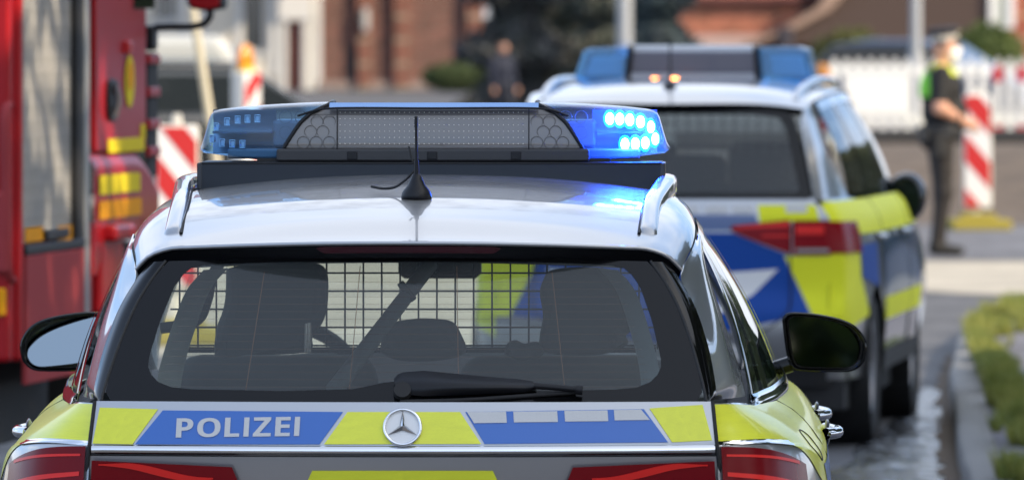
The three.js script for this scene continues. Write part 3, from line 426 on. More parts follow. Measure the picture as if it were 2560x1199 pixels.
    for (const s of [1, -1]) for (const [px, py] of [[791, 303], [822, 303], [775, 329], [806, 329], [757, 356], [789, 356], [822, 356]]) part('lens_ring', new THREE.TorusGeometry(0.0138, 0.0008, 6, 30).translate(X(1082 + s * (px - 1082)), Y(py), faceZ(Y(py)) + 0.0012), ringM, bar);
    { const g = []; for (let r = 0; r < 7; r++) for (let c = 0; c < 38; c++) { const y = Y(281 + r * 15.6); g.push(new THREE.CircleGeometry(0.0011, 6).translate(X(849 + c * 12.4), y, faceZ(y) + 0.0018)); } const o = part('led_dots', g, mat([0.85, 0.8, 0.7], 0.5), bar); o.userData.kind = 'stuff'; }
    // LED modules: five above, four below, on either side
    const clear = mat([0.75, 0.85, 0.9], 0.12, 0.3, { clearcoat: 1 });
    const up = [[1524, 297], [1549, 298], [1574, 300], [1601, 305], [1627, 318]], dn = [[1562, 361], [1588, 360], [1613, 358], [1638, 348]];
    const lit = mat([0.05, 0.15, 0.6], 0.4, 0, { emissive: lin(0.25, 0.75, 1.0), emissiveIntensity: 30 });
    const glow = mat([0.05, 0.15, 0.6], 0.4, 0, { emissive: lin(0.0, 0.36, 1.0), emissiveIntensity: 2.2 });  // blue halo of the lit LEDs, put in as a glowing surround
    both(s => { [...up, ...dn].forEach(([px, py], i) => {
      const x = s * X(px), y = Y(py), z = halfD(Math.abs(x)) * 0.72 - 0.012, g = sub(s > 0 ? 'lit_led' : 'led', bar); g.position.set(x, y, z); g.rotation.y = s * (0.15 + 0.5 * smooth(px, 1590, 1640));
      if (s > 0) { part('led_emitter', new THREE.SphereGeometry(0.5, 20, 14).scale(0.0195, 0.028, 0.009), lit, g); part('led_halo', new THREE.SphereGeometry(0.5, 20, 14).scale(0.03, 0.042, 0.006).translate(0, 0, -0.003), glow, g); const l = new THREE.PointLight(lin(0.012, 0.07, 1.0), 0.11, 0, 2); l.position.set(0, 0, 0.012); l.castShadow = true; g.add(l); }
      else { part('led_cup', new THREE.CylinderGeometry(0.010, 0.007, 0.008, 4, 1, true).rotateY(Math.PI / 4).rotateX(Math.PI / 2).scale(1, 1.2, 1), clear, g); part('led_chip', new RoundedBoxGeometry(0.008, 0.012, 0.003, 2, 0.001), mat([0.7, 0.8, 0.85], 0.2, 0, { clearcoat: 1 }), g); part('led_bezel', new THREE.TorusGeometry(0.0095, 0.001, 6, 4).rotateZ(Math.PI / 4).scale(0.9, 1.25, 1).translate(0, 0, 0.004), clear, g); }
    }); });
  }
  // --- aerial
  { const an = sub('aerial', car), b = A.P(1041, 492, 0.76); const by = roofAt((b.x) / dripU(0.76), 0.76).y;
    an.position.set(b.x, by - 0.002, b.z);
    part('aerial_foot', new THREE.LatheGeometry([[0, 0], [0.0335, 0], [0.0335, 0.008], [0.03, 0.018], [0.02, 0.03], [0.0125, 0.046], [0.009, 0.055], [0, 0.056]].map(p => new THREE.Vector2(...p)), 32), M.satin, an);
    part('aerial_rod', [rod(V(0, 0.05, 0), V(0, 0.085, 0), 0.006, 0.005), rod(V(0, 0.08, 0), V(-0.001, 0.165, 0), 0.0032), rod(V(-0.001, 0.158, 0), V(-0.001, 0.182, 0), 0.0042, 0.0038)], M.satin, an);
  }
  part('cable_tie', [tube([A.P(1040, 420, 0.8), A.P(1026, 437, 0.8), A.P(1010, 452, 0.82), A.P(985, 468, 0.86), A.P(958, 471, 0.88), A.P(928, 466, 0.9)], 0.003, 30, 6), tube([A.P(1041, 415, 0.79), A.P(1030, 400, 0.79), A.P(1022, 366, 0.8)], 0.0022, 12, 5)], M.rubber, car, 'thin black strap hanging from the aerial over roof');
  // --- mirrors
  both(s => {
    const o = [[1956, 800], [1962, 786], [1985, 780], [2040, 784], [2100, 796], [2140, 815], [2163, 845], [2169, 872], [2160, 905], [2138, 925], [2100, 930], [2000, 927], [1978, 915], [1966, 880]].map(q => A.U(...q, 2.95)).map(q => [s * q[0], q[1]]);
    const g = sub('wing_mirror', car), cxm = o.reduce((a, p) => a + p[0], 0) / o.length, cym = o.reduce((a, p) => a + p[1], 0) / o.length, loc = o.map(p => [p[0] - cxm, p[1] - cym]);
    const sm = resample(new THREE.SplineCurve([...loc, loc[0]].map(p => new THREE.Vector2(...p))).getPoints(90).map(p => [p.x, p.y]), 64);
    g.position.set(cxm, cym, -2.95);
    const ring = (t) => sm;
    // housing: dished shell forward of the glass
    part('mirror_housing', patch((a, b) => { const i = Math.floor(a * 64) % 64, r = Math.sqrt(Math.max(0, 1 - Math.pow(b, 2.2))); return V(sm[i][0] * r, sm[i][1] * r, -0.13 * Math.pow(b, 0.8)); }, { na: 64, nb: 10 }), M.silver, g);
    part('mirror_rim', patch((a, b) => { const i = Math.floor(a * 64) % 64, r = lerp(1.0, 0.86, b); return V(sm[i][0] * r, sm[i][1] * r, 0.008 * Math.sin(Math.PI * Math.min(1, b * 1.4)) - 0.002); }, { na: 64, nb: 8 }), M.gloss, g);
    const mg = part('mirror_glass', new THREE.ShapeGeometry(shapeOf(sm.map(p => [p[0] * 0.865, p[1] * 0.84]))), M.mirror, g); mg.rotation.set(s > 0 ? -0.13 : -0.43, s > 0 ? 0.22 : -0.24, 0);
    mg.position.z = s > 0 ? 0.004 : 0.004;
    part('mirror_arm', tube([V(-s * 0.08, -0.055, -0.05), V(-s * 0.13, -0.07, -0.05), V(-s * 0.19, -0.08, -0.05)], 0.02, 10, 8), M.gloss, g);
  });
  // --- inside: bench, head restraints, guard grid, brace, wheel
  {
    const cab = sub('cabin', car), P = (x, y, w) => A.P(x, y, w);
    part('cabin_floor', box(-0.72, 0.4, -3.6, 0.72, 0.46, -0.2), M.cloth, cab);
    both(s => part('side_lining', patch((a, b) => { const w = lerp(0.2, 3.5, a); return V(s * (0.68 + 0.06 * smooth(w, 0.2, 1.2)), lerp(0.45, 0.985, b), -w); }, { na: 10, nb: 2 }), M.cloth, cab));
    part('bench_back', [box(-0.7, 0.5, -1.5, 0.7, 0.985, -1.36, 0.05), box(-0.6, 0.9, -1.47, -0.08, 1.01, -1.36, 0.05), box(0.14, 0.9, -1.47, 0.62, 1.012, -1.36, 0.05)], M.cloth, cab);
    const rest = (l, r, t, b, w, d = 0.1) => { const a = P(l, t, w), c = P(r, b, w); return box(a.x, c.y, -w - d / 2, c.x, a.y, -w + d / 2, 0.055); };
    const hull = (pts, w, d = 0.11) => { const sp = new THREE.SplineCurve([...pts, pts[0]].map(q => { const p = P(q[0], q[1], w); return new THREE.Vector2(p.x, p.y); })).getPoints(60).map(p => [p.x, p.y]).slice(0, -1); return extrude(sp, d, 0.03).translate(0, 0, -w - d / 2); };
    part('head_restraint', hull([[566, 672], [640, 655], [760, 655], [812, 672], [819, 740], [808, 800], [780, 840], [760, 880], [560, 885], [537, 880], [542, 820], [556, 780], [564, 740]], 1.5), M.cloth, cab);
    part('head_restraint', hull([[1358, 700], [1380, 675], [1480, 668], [1560, 690], [1598, 770], [1590, 815], [1565, 838], [1568, 860], [1500, 885], [1360, 880], [1350, 840], [1358, 790], [1350, 730]], 1.5), M.cloth, cab);
    part('head_restraint', hull([[950, 880], [958, 840], [980, 808], [1030, 797], [1080, 796], [1130, 804], [1152, 835], [1163, 880], [1100, 900], [1000, 900]], 1.4, 0.09), M.cloth, cab);
    part('seat_hump', hull([[1260, 885], [1268, 858], [1290, 850], [1310, 858], [1345, 855], [1358, 885], [1310, 900]], 1.45, 0.08), M.cloth, cab);
    part('restraint_post', [rod(P(765, 880, 1.42), P(766, 808, 1.42), 0.0055), rod(P(772, 880, 1.42), P(772, 806, 1.42), 0.0055)], M.chrome, cab);
    // guard grid
    const gw = 1.75, gy0 = P(1000, 872, gw).y, gy1 = 1.40; let n = 0;
    for (let px = 440; px < 1640; px += 46) { const p = P(px + 8, 800, gw); part('grid_wire', rod(V(p.x, gy0, p.z), V(p.x, gy1, p.z), 0.0024, 0.0024, 6), M.wire, cab); }
    for (let py = 682; py < 875; py += 45.3) { const a = P(425, py, gw), b = P(1640, py, gw); part('grid_wire', rod(a, b, 0.0024, 0.0024, 6), M.wire, cab); }
    part('grid_frame', [rod(P(425, 874, gw), P(1640, 874, gw), 0.007)], M.wire, cab);
    part('grid_pocket', tube([P(560, 640, gw - 0.02), P(530, 690, gw - 0.02), P(516, 750, gw - 0.02), P(497, 795, gw - 0.02), P(455, 812, gw - 0.02), P(400, 820, gw - 0.02)], 0.013, 30, 8), M.rubber, cab);
    part('brace_bar', [rod(P(835, 975, 0.8), P(1030, 720, 1.2), 0.02, 0.017, 14), rod(P(1026, 724, 1.19), P(1075, 660, 1.28), 0.018, 0.018, 14)], mat([0.2, 0.22, 0.22], 0.5), cab);
    part('brace_clip', box(-0.026, -0.008, -0.02, 0.026, 0.008, 0.02, 0.004).rotateZ(-0.9).translate(...P(1017, 728, 1.17).toArray()), M.rubber, cab);
    part('interior_mirror', [extrude([[-0.1, -0.018], [-0.085, -0.03], [0.085, -0.03], [0.1, -0.018], [0.1, 0.02], [-0.1, 0.02]], 0.03, 0.006).translate(...P(1100, 664, 2.75).toArray())], M.gloss, cab);
    part('steering_wheel', new THREE.TorusGeometry(0.175, 0.018, 10, 48).rotateX(-0.35).translate(...P(720, 990, 2.65).toArray()), M.plastic, cab);
    for (const px of [690, 1400]) { const c = P(px, 900, 2.3); part('front_seat', [box(c.x - 0.24, 0.5, -2.4, c.x + 0.24, 1.05, -2.26, 0.06)], M.cloth, cab); }
    part('dashboard', box(-0.7, 0.6, -3.4, 0.7, 0.93, -2.95, 0.06), M.plastic, cab);
    // light inner cover of the rear pillars
    both(s => part('pillar_cover', patch((a, b) => { const q = [[1545, 675, 0.55], [1590, 730, 0.55], [1625, 830, 0.5], [1648, 920, 0.45], [1655, 985, 0.4]].map(z => A.U(...z)); const p = crv(q, b); return V(s * (p[0] - lerp(0, 0.045, a)), p[1], -(p[2] + lerp(0, 0.16, a))); }, { na: 4, nb: 20 }), M.trim, cab));
    both(s => part('cargo_side', box(s * 0.5, 0.5, -1.2, s * 0.68, 0.975, -0.25, 0.05), mat([0.12, 0.125, 0.12], 0.9), cab));
    part('cargo_cover', box(-0.55, 0.93, -1.34, 0.55, 0.95, -0.22, 0.01), mat([0.07, 0.075, 0.075], 0.9), cab);
  }
  // windscreen
  part('windscreen', patch((a, b) => { const u = lerp(-1, 1, a), k = 1 - u * u; return V(u * lerp(0.57, 0.72, b), lerp(lerp(1.345, 1.395, k), lerp(0.97, 1.0, k), b), -lerp(2.78 + 0.04 * k, 3.45 + 0.2 * k, b)); }, { na: 24, nb: 10 }), M.pane, car);
  // wheels
  for (const w of wheelZ) both(s => wheel(car, s * 0.79, 0.335, -w, 0.335, 0.245, s));
}
// ---------------------------------------------------------------- the police people carrier in front of it (car 2)
const B = frame(0.64, 40.7, 0.105);
{
  const van = thing('police_van', 'silver police people carrier parked farther ahead beside the kerb, its roof bar unlit', 'police car', [B.x0, 0, -B.d0], -B.th);
  const both = f => { f(1); f(-1); };
  const prof = curve([[0.25, 0.06], [0.45, -0.02], [0.58, -0.03], [0.68, 0.01], [0.85, 0.02], [1.0, 0.03], [1.075, 0.06]]);
  const WT = (u, y) => prof(y) + 0.16 * u * u, WG = (u, y) => 0.06 + (y - 1.075) * 0.36 + 0.15 * u * u;
  const onT = (o = 0) => (px, py) => B.on(px, py, WT, o), onG = (o = 0) => (px, py) => B.on(px, py, WG, o);
  const dripU = curve([[0.2, 0.6], [0.4, 0.62], [1, 0.655], [2, 0.66], [3, 0.62], [3.3, 0.6]]), dripY = curve([[0.2, 1.455], [0.45, 1.495], [1, 1.525], [2, 1.53], [3, 1.47], [3.3, 1.41]]);
  const crown = curve([[0.12, 1.485], [0.3, 1.53], [0.6, 1.567], [1.2, 1.59], [2, 1.59], [2.8, 1.54], [3.3, 1.46]]);
  const edgeW = a => 0.13 + 0.12 * a * a;
  const roofAt = (a, w, dy = 0) => { const k = Math.pow(Math.abs(a), 3); return V(a * dripU(w), lerp(crown(w), dripY(w), k) + dy, -w); };
  const roof = (a, b) => roofAt(lerp(-1, 1, a), lerp(edgeW(lerp(-1, 1, a)), 3.3, b));
  part('roof', patch(roof, { na: 48, nb: 40 }), M.silver, van);
  part('spoiler', patch((a, b) => { const s = lerp(-1, 1, a), e = roofAt(s, edgeW(s)); return V(e.x * lerp(1, 0.98, b), e.y - 0.03 * b, e.z - 0.05 * b); }, { na: 40, nb: 3 }), M.gloss, van);
  // rear window
  const half = [[1652, 268], [1900, 270], [1975, 280], [1992, 310], [2010, 390], [2028, 480], [2030, 497], [1652, 498]].map(q => { const p = B.on(...q, WG); return [p.x, p.y]; }); half[0][0] = 0; half[half.length - 1][0] = 0;
  const full = [...half, ...half.slice(1, -1).reverse().map(p => [-p[0], p[1]])], out = resample(full, 120), cy = 1.27, inn = out.map(p => [p[0] * 0.92, cy + (p[1] - cy) * 0.86]);
  const gf = o => (u, y) => V(u, y, -(WG(u, y) - o)), rw = sub('rear_window', van);
  part('glass_pane', ringPatch(out.map(p => [p[0] * 0.001, cy]), out, gf(0), 8), mat([0.6, 0.66, 0.66], 0, 0, { transmission: 1, thickness: 0 }), rw);
  part('black_border', ringPatch(inn, out, gf(0.002), 4), M.gloss, rw);
  part('dust_film', ringPatch(inn.map(p => [p[0] * 0.001, cy]), inn, gf(0.0012), 6), mat([0.36, 0.4, 0.43], 0.9, 0, { transparent: true, opacity: 0.08, specularIntensity: 0 }), rw, 'thin dusty haze on the rear glass');
  // upper corner pillars and side windows
  const c0 = [[0.575, 1.455, 0.22], [0.59, 1.4, 0.215], [0.615, 1.27, 0.17], [0.655, 1.075, 0.125]], c1 = [[0.6, 1.455, 0.3], [0.628, 1.4, 0.3], [0.675, 1.26, 0.27], [0.712, 1.07, 0.22]], c2 = [[0.625, 1.497, 0.5], [0.632, 1.44, 0.56], [0.69, 1.26, 0.62], [0.762, 1.08, 0.68]];
  c0[0] = [dripU(0.22) - 0.005, dripY(0.22), 0.235]; c1[0] = [dripU(0.34), dripY(0.34), 0.34];
  both(s => part('rear_pillar', patch(net([c0, c1, c2], s), { na: 16, nb: 20 }), M.silver, van));
  const beltU = curve([[0.6, 0.755], [1, 0.79], [2, 0.825], [3, 0.81], [4, 0.72]]);
  const sideW = (s, o = 0) => (a, b) => { const wt = lerp(0.56, 3.2, a), wb = lerp(0.68, 3.9, a); return V(s * (lerp(dripU(wt) - 0.004, beltU(wb), b) + 0.025 * Math.sin(Math.PI * b) + o), lerp(dripY(wt) - 0.02, 1.075, b), -lerp(wt, wb, b)); };
  const roundTop = (a, b) => b;
  both(s => part('side_window', patch(sideW(s), { na: 30, nb: 12 }), mat([0.16, 0.17, 0.165], 0, 0, { transmission: 1, thickness: 0 }), van));
  both(s => { for (const [a0, a1] of [[0, 0.02], [0.18, 0.21], [0.44, 0.49], [0.8, 0.83], [0.97, 1]]) part('window_pillar', patch(sideW(s, 0.006), { na: 3, nb: 12, a0, a1 }), M.gloss, van); part('window_frame', patch((a, b) => sideW(s, 0.007)(a, lerp(-0.02, 0.07, b)), { na: 30, nb: 2 }), M.silver, van); part('belt_strip', patch((a, b) => sideW(s, 0.008)(a, lerp(0.955, 1.02, b)), { na: 30, nb: 2 }), M.gloss, van); });
  // body side
  const ys = [1.075, 1.0, 0.9, 0.75, 0.55, 0.3], st = [
    ys.map((y, i) => [[0.655, 0.69, 0.72, 0.72, 0.72, 0.72][i], y, WT(0.72, y) + (i === 0 ? 0.03 : 0)]),
    ys.map((y, i) => [[0.715, 0.765, 0.79, 0.80, 0.805, 0.79][i], y, [0.22, 0.2, 0.19, 0.19, 0.17, 0.2][i]]),
    ys.map((y, i) => [[0.755, 0.81, 0.84, 0.85, 0.855, 0.84][i], y, 0.55]),
    ys.map((y, i) => [[0.78, 0.84, 0.868, 0.878, 0.885, 0.87][i], y, 0.95]),
    ys.map((y, i) => [[0.825, 0.87, 0.895, 0.90, 0.90, 0.87][i], y, 2]),
    ys.map((y, i) => [[0.81, 0.86, 0.89, 0.905, 0.91, 0.88][i], y - (i === 0 ? 0.02 : 0), 3.2]),
    ys.map((y, i) => [[0.72, 0.79, 0.85, 0.89, 0.9, 0.87][i], y - [0.09, 0.06, 0.02, 0, 0, 0][i], 3.9]),
    ys.map((y, i) => [[0.55, 0.62, 0.7, 0.74, 0.74, 0.7][i], y - [0.28, 0.22, 0.14, 0.05, 0, 0][i], 4.35])];
  const wz = [0.85, 3.6];
  const skip = p => wz.some(w => Math.hypot(-p.z - w, p.y - 0.325) < 0.365);
  both(s => part('body_side', patch(net(st, s), { na: 150, nb: 50, skip }), M.silver, van));
  both(s => wz.forEach(w => part('arch_liner', new THREE.CylinderGeometry(0.37, 0.37, 0.3, 40, 1, true).rotateZ(Math.PI / 2).translate(s * 0.72, 0.325, -w), M.rubber, van)));
  both(s => part('wing', patch((a, b) => { const p = net(st, s)(lerp(0.86, 1, a), 0); return V(p.x * (1 - b), p.y + 0.06 * Math.sin(b * 1.57), p.z); }, { na: 8, nb: 8 }), M.silver, van));
  part('underbody', box(-0.78, 0.17, -4.2, 0.78, 0.3, -0.15), M.rubber, van);
  // tail
  const tail = sub('tailgate', van);
  part('skin', patch((a, b) => { const y = lerp(1.08, 0.3, b), e = lerp(0.652, 0.722, smooth(b, 0, 0.12)), u = lerp(-e, e, a); return V(u, y, -WT(u, y)); }, { na: 40, nb: 30 }), M.silver, tail);
  const Q = (q, m, n, o = 0.003) => part(n, quadPatch(q, onT(o), 12, 8), m, tail), mir = q => q.map(p => { const c = B.on(p[0], p[1], WT); c.x = -c.x; return c; });
  const Qm = (q, m, n, o = 0.003) => part(n, patch((a, b) => { const x = lerp(lerp(q[0][0], q[1][0], a), lerp(q[3][0], q[2][0], a), b), y = lerp(lerp(q[0][1], q[1][1], a), lerp(q[3][1], q[2][1], a), b), p = B.on(x, y, WT, o); p.x = -p.x; return p; }, { na: 12, nb: 8 }), m, tail);
  const LQ = (q, m, n, o) => { Q(q, m, n, o); Qm(q, m, n, o); };
  // band under the window
  LQ([[1654, 536], [1890, 536], [1900, 575], [1654, 578]], mat([0.08, 0.13, 0.3], 0.4, 0, { clearcoat: 0.6 }), 'blue_film', 0.002);
  LQ([[1895, 512], [2040, 512], [2050, 552], [1900, 556]], M.vanYellow, 'yellow_film', 0.003);
  for (const x of [1690, 1765, 1832, 1965]) LQ([[x, 513], [x + 52, 513], [x + 54, 531], [x, 531]], M.retro, 'reflective_square', 0.004);
  // blue tailgate, yellow corners, white chevron
  LQ([[1654, 582], [1835, 582], [1978, 640], [1654, 640]], M.vanBlue, 'blue_film');
  LQ([[1654, 640], [1960, 640], [2030, 790], [1654, 835]], M.vanBlue, 'blue_film');
  LQ([[1654, 835], [1978, 772], [2030, 784], [1654, 860]], M.vanBlue, 'blue_film');
  LQ([[1820, 681], [1947, 672], [1884, 735], [1790, 790]], M.white, 'white_film', 0.006);
  LQ([[1962, 640], [2112, 638], [2112, 792], [2034, 792]], M.vanYellow, 'yellow_film', 0.005);
  part('number_plate', quadPatch([[1660, 860], [1860, 862], [1862, 900], [1660, 900]], onT(0.008), 6, 3), M.white, tail);
  both(s => part('tailgate_gap', tube([[1978, 560], [1976, 640], [1974, 770], [1960, 790], [1900, 830], [1654, 838]].map(q => { const p = B.on(...q, WT, 0.005); p.x *= s; return p; }), 0.004, 40, 5), M.rubber, tail));
  both(s => { const l = sub('tail_lamp', van), f = net(st, s);
    const X = (px, py) => { const p = B.on(px, py, WT, 0.012); p.x *= s; return p; };
    part('inner_lens', patch((a, b) => { const x = lerp(1828, 1976, a); return X(x, lerp(lerp(564, 549, a), lerp(576, 634, Math.pow(a, 0.9)), b)); }, { na: 16, nb: 8 }), M.vanLamp, l);
    part('lamp_line', patch((a, b) => X(lerp(1838, 1974, a), lerp(lerp(566, 554, a), lerp(572, 568, a), b)), { na: 12, nb: 2 }).translate(0, 0, 0.003), M.lampLine, l);
    part('lamp_line', patch((a, b) => X(lerp(1905, 1974, a), lerp(586, 592, b)), { na: 12, nb: 2 }).translate(0, 0, 0.003), M.lampLine, l);
    const yT = 0.985, yB = 0.838, R = (a, b) => { const y = lerp(yT - 0.01 * a, yB, b), row = (1.075 - y); const t = row < 0.075 ? row / 0.075 / 5 : row < 0.175 ? (1 + (row - 0.075) / 0.1) / 5 : (2 + (row - 0.175) / 0.15) / 5; return [a, t, y]; };
    part('outer_lens', patch((a, b) => { if (a < 0.42) { const u = lerp(0.566, 0.72, a / 0.42), y = lerp(yT, yB, b); return V(s * u, y, -(WT(u, y) - 0.014)); } const r = R(a, b), p = f(lerp(0.012, 0.235, (a - 0.42) / 0.58), r[1]); return V(p.x + s * 0.012, p.y, p.z + 0.012); }, { na: 30, nb: 10 }), M.vanLamp, l);
    part('lamp_line', patch((a, b) => { const u = lerp(0.58, 0.7, a), y = lerp(0.965, 0.925, b); return V(s * u, y, -(WT(u, y) - 0.018)); }, { na: 10, nb: 2 }), M.lampLine, l);
    part('lamp_line', patch((a, b) => { const u = lerp(0.58, 0.72, a), y = lerp(0.865, 0.85, b); return V(s * u, y, -(WT(u, y) - 0.018)); }, { na: 10, nb: 2 }), M.trim, l);
  });
  // films on the side
  both(s => { const f = net(st, s);
    part('yellow_film', patch((a, b) => f(lerp(0.03, 0.84, a), lerp(0.03, 0.36 + 0.02 * a, b)), { na: 60, nb: 10, off: 0.003 }), M.vanYellow, van);
    part('yellow_film', patch((a, b) => f(lerp(0.0, 0.40, a), lerp(0.44, lerp(0.86, 0.76, a), b)), { na: 70, nb: 30, off: 0.003, skip: p => skip(p) || (-p.z > 0.4 && p.y > 0.74 - (-p.z - 0.4) * 0.9) }), M.vanYellow, van);
    part('blue_film', patch((a, b) => f(lerp(0.24, 0.42, a), lerp(0.44, lerp(0.62, 0.68, a), b)), { na: 40, nb: 20, off: 0.005, skip: p => skip(p) || !(-p.z > 0.4 && p.y > 0.74 - (-p.z - 0.4) * 0.9) }), M.vanBlue, van);
    part('blue_film', patch((a, b) => f(lerp(0.46, 0.74, a), lerp(0.42, 0.72, b)), { na: 40, nb: 12, off: 0.004, skip }), mat([0.02, 0.08, 0.2], 0.35, 0, { clearcoat: 0.8, clearcoatRoughness: 0.05 }), van);
    part('yellow_film', patch((a, b) => f(lerp(0.465, 0.74, a), lerp(0.73, 0.82, b)), { na: 40, nb: 6, off: 0.004, skip }), M.vanYellow, van);
    for (const [a, w] of [[0.44, 1.7], [0.6, 2.6]]) part('door_handle', tube([...Array(7)].map((_, i) => { const p = f(a + 0.035 * (i / 6 - 0.5), 0.4); p.x += s * (0.006 + 0.03 * Math.sin(Math.PI * i / 6)); return p; }), 0.014, 14, 8), M.silver, van);
    for (const a of [0.47, 0.645]) part('door_gap', tube([...Array(10)].map((_, i) => { const p = f(a, i / 9); p.x += s * 0.002; return p; }), 0.004, 20, 5), M.rubber, van);
    part('sill', patch((a, b) => { const p = f(lerp(0.42, 0.8, a), lerp(0.93, 1, b)); return p; }, { na: 20, nb: 2, off: 0.006, skip }), M.plastic, van);
    // roof rail, mirror
    const rp = [[0.55, 1.5, 0.4], [0.555, 1.545, 0.6], [0.565, 1.578, 1.0], [0.575, 1.592, 1.7], [0.57, 1.57, 2.5], [0.55, 1.52, 2.9]];
    part('roof_rail', tube(rp.map(q => V(s * q[0], q[1] - 0.012, -q[2])), 0.021, 50, 10), M.silver, van);
    const mr = sub('wing_mirror', van); { const c = B.P(2268, 492, 3.15); mr.position.set(s * c.x, c.y, c.z); };
    part('mirror_housing', new THREE.SphereGeometry(0.5, 28, 20).scale(0.19, 0.23, 0.27), M.gloss, mr);
    part('mirror_glass', new THREE.CircleGeometry(0.5, 28).scale(0.15, 0.19, 1).rotateY(s * 0.25).rotateX(-0.08).translate(0, 0, 0.139), M.mirror, mr);
    part('mirror_arm', tube([V(-s * 0.06, -0.06, 0), V(-s * 0.14, -0.1, 0), V(-s * 0.2, -0.08, 0)], 0.025, 8, 8), M.gloss, mr);
  });
  for (const w of wz) both(s => wheel(van, s * 0.765, 0.325, -w, 0.325, 0.215, s));
  part('bumper_strip', patch((a, b) => { const u = lerp(-0.8, 0.8, a), y = lerp(0.36, 0.27, b); return V(u, y, -(WT(Math.min(0.72, Math.abs(u)), y) - 0.01 + Math.max(0, Math.abs(u) - 0.7) * 0.9)); }, { na: 30, nb: 3 }), M.plastic, van);
  part('windscreen', patch((a, b) => { const u = lerp(-1, 1, a), k = 1 - u * u; return V(u * lerp(0.6, 0.74, b), lerp(lerp(1.41, 1.46, k), 1.02, b), -lerp(3.3, 4.0 + 0.2 * k, b)); }, { na: 16, nb: 8 }), M.pane, van);
  // light bar
  { const bar = sub('light_bar', van); bar.userData.label = 'unlit light blue and grey roof light bar'; const c = B.P(1741, 205, 1.75); bar.position.copy(c); const k = (B.d0 + 1.75) / FPX, X = p => (p - 1741) * k, Y = p => (205 - p) * k;
    const dome = mat([0.3, 0.66, 1.0], 0.12, 0, { transmission: 0.75, thickness: 0 });
    both(s => { const pts = s > 0 ? [[1908, 203], [1900, 118], [2000, 116], [2028, 124], [2041, 196], [2030, 203]] : [[1578, 203], [1588, 116], [1480, 120], [1465, 128], [1442, 196], [1455, 203]];
      part('blue_dome', extrude(pts.map(p => [X(p[0]), Y(p[1])]), 0.3, 0.02).translate(0, 0, -0.15), dome, bar);
      const r = s > 0 ? [[1930, 190], [1925, 140], [2010, 138], [2022, 190]] : [[1562, 190], [1568, 140], [1485, 142], [1462, 190]];
      part('reflector', extrude(r.map(p => [X(p[0]), Y(p[1])]), 0.06, 0.01).translate(0, 0, 0.0), mat([0.55, 0.6, 0.65], 0.35, 0.2), bar);
      part('dome_frame', extrude((s > 0 ? [[1896, 205], [1890, 114], [1902, 114], [1912, 205]] : [[1568, 205], [1578, 114], [1590, 114], [1584, 205]]).map(p => [X(p[0]), Y(p[1])]), 0.31, 0.003).translate(0, 0, -0.155), M.satin, bar); });
    part('lens_cover', extrude([[1582, 182], [1588, 128], [1896, 128], [1904, 182]].map(p => [X(p[0]), Y(p[1])]), 0.29, 0.008).translate(0, 0, -0.15), mat([0.1, 0.1, 0.14], 0.2, 0, { clearcoat: 1 }), bar);
    part('top_strip', extrude([[1586, 130], [1588, 113], [1896, 113], [1898, 130]].map(p => [X(p[0]), Y(p[1])]), 0.27, 0.006).translate(0, 0, -0.15), mat([0.75, 0.78, 0.8], 0.3, 0.3), bar);
    part('base_rail', extrude([[1560, 205], [1566, 182], [1908, 182], [1914, 205]].map(p => [X(p[0]), Y(p[1])]), 0.3, 0.006).translate(0, 0, -0.15), mat([0.4, 0.4, 0.42], 0.4, 0.4), bar);
    for (const p of [1480, 1720, 2010]) part('bar_foot', box(X(p) - 0.06, -0.05, -0.1, X(p) + 0.06, 0, 0.1), M.rubber, bar);
  }
  { const g = sub('amber_lamps', van); for (const [px, py] of [[1640, 201], [1690, 199]]) { const p = B.P(px, py, 1.35); part('amber_lens', new THREE.SphereGeometry(0.5, 20, 12).scale(px < 1660 ? 0.07 : 0.045, 0.032, 0.03).translate(p.x, p.y, p.z), mat([0.5, 0.15, 0.02], 0.4, 0, { emissive: lin(1, 0.28, 0.06), emissiveIntensity: 0.75 }), g); const l = new THREE.PointLight(lin(1, 0.3, 0.06), 0.02, 0, 2); l.position.set(p.x, p.y, p.z + 0.05); g.add(l); } }
  { const p = B.P(1675, 212, 0.5); part('aerial', [rod(V(p.x, p.y, p.z), V(p.x, p.y + 0.18, p.z - 0.02), 0.006, 0.004), new THREE.SphereGeometry(0.03, 16, 10).scale(1, 0.8, 1.3).translate(p.x, p.y - 0.01, p.z)], M.satin, van); }
  // inside
  const cab = sub('cabin', van), P = (x, y, w) => B.P(x, y, w);
  part('cabin_floor', box(-0.75, 0.35, -3.9, 0.75, 0.4, -0.2), M.cloth, cab);
  part('headliner', patch((a, b) => { const p = roof(a, lerp(0.05, 0.98, b)); p.y -= 0.05; p.x *= 0.95; return p; }, { na: 12, nb: 12 }), mat([0.2, 0.2, 0.2], 0.9), cab);
  both(s => part('side_lining', box(s * 0.7, 0.4, -3.8, s * 0.74, 1.05, -0.3), M.cloth, cab));
  part('bench_back', box(-0.68, 0.5, -1.5, 0.68, 1.12, -1.36, 0.05), M.cloth, cab);
  for (const px of [1560, 1740, 1900]) { const c = P(px, 455, 1.45); part('head_restraint', box(c.x - 0.14, 1.1, -1.5, c.x + 0.14, 1.25, -1.4, 0.045), M.cloth, cab); }
  for (const px of [1560, 1950]) { const c = P(px, 455, 2.4); part('front_seat', box(c.x - 0.24, 0.5, -2.5, c.x + 0.24, 1.3, -2.36, 0.06), M.cloth, cab); }
  for (let i = 0; i < 22; i++) { const x = -0.56 + i * 0.053; part('grid_wire', rod(V(x, 1.1, -1.7), V(x, 1.46, -1.7), 0.003, 0.003, 5), M.wire, cab); }
  for (let i = 0; i < 7; i++) part('grid_wire', rod(V(-0.6, 1.12 + i * 0.053, -1.7), V(0.6, 1.12 + i * 0.053, -1.7), 0.003, 0.003, 5), M.wire, cab);
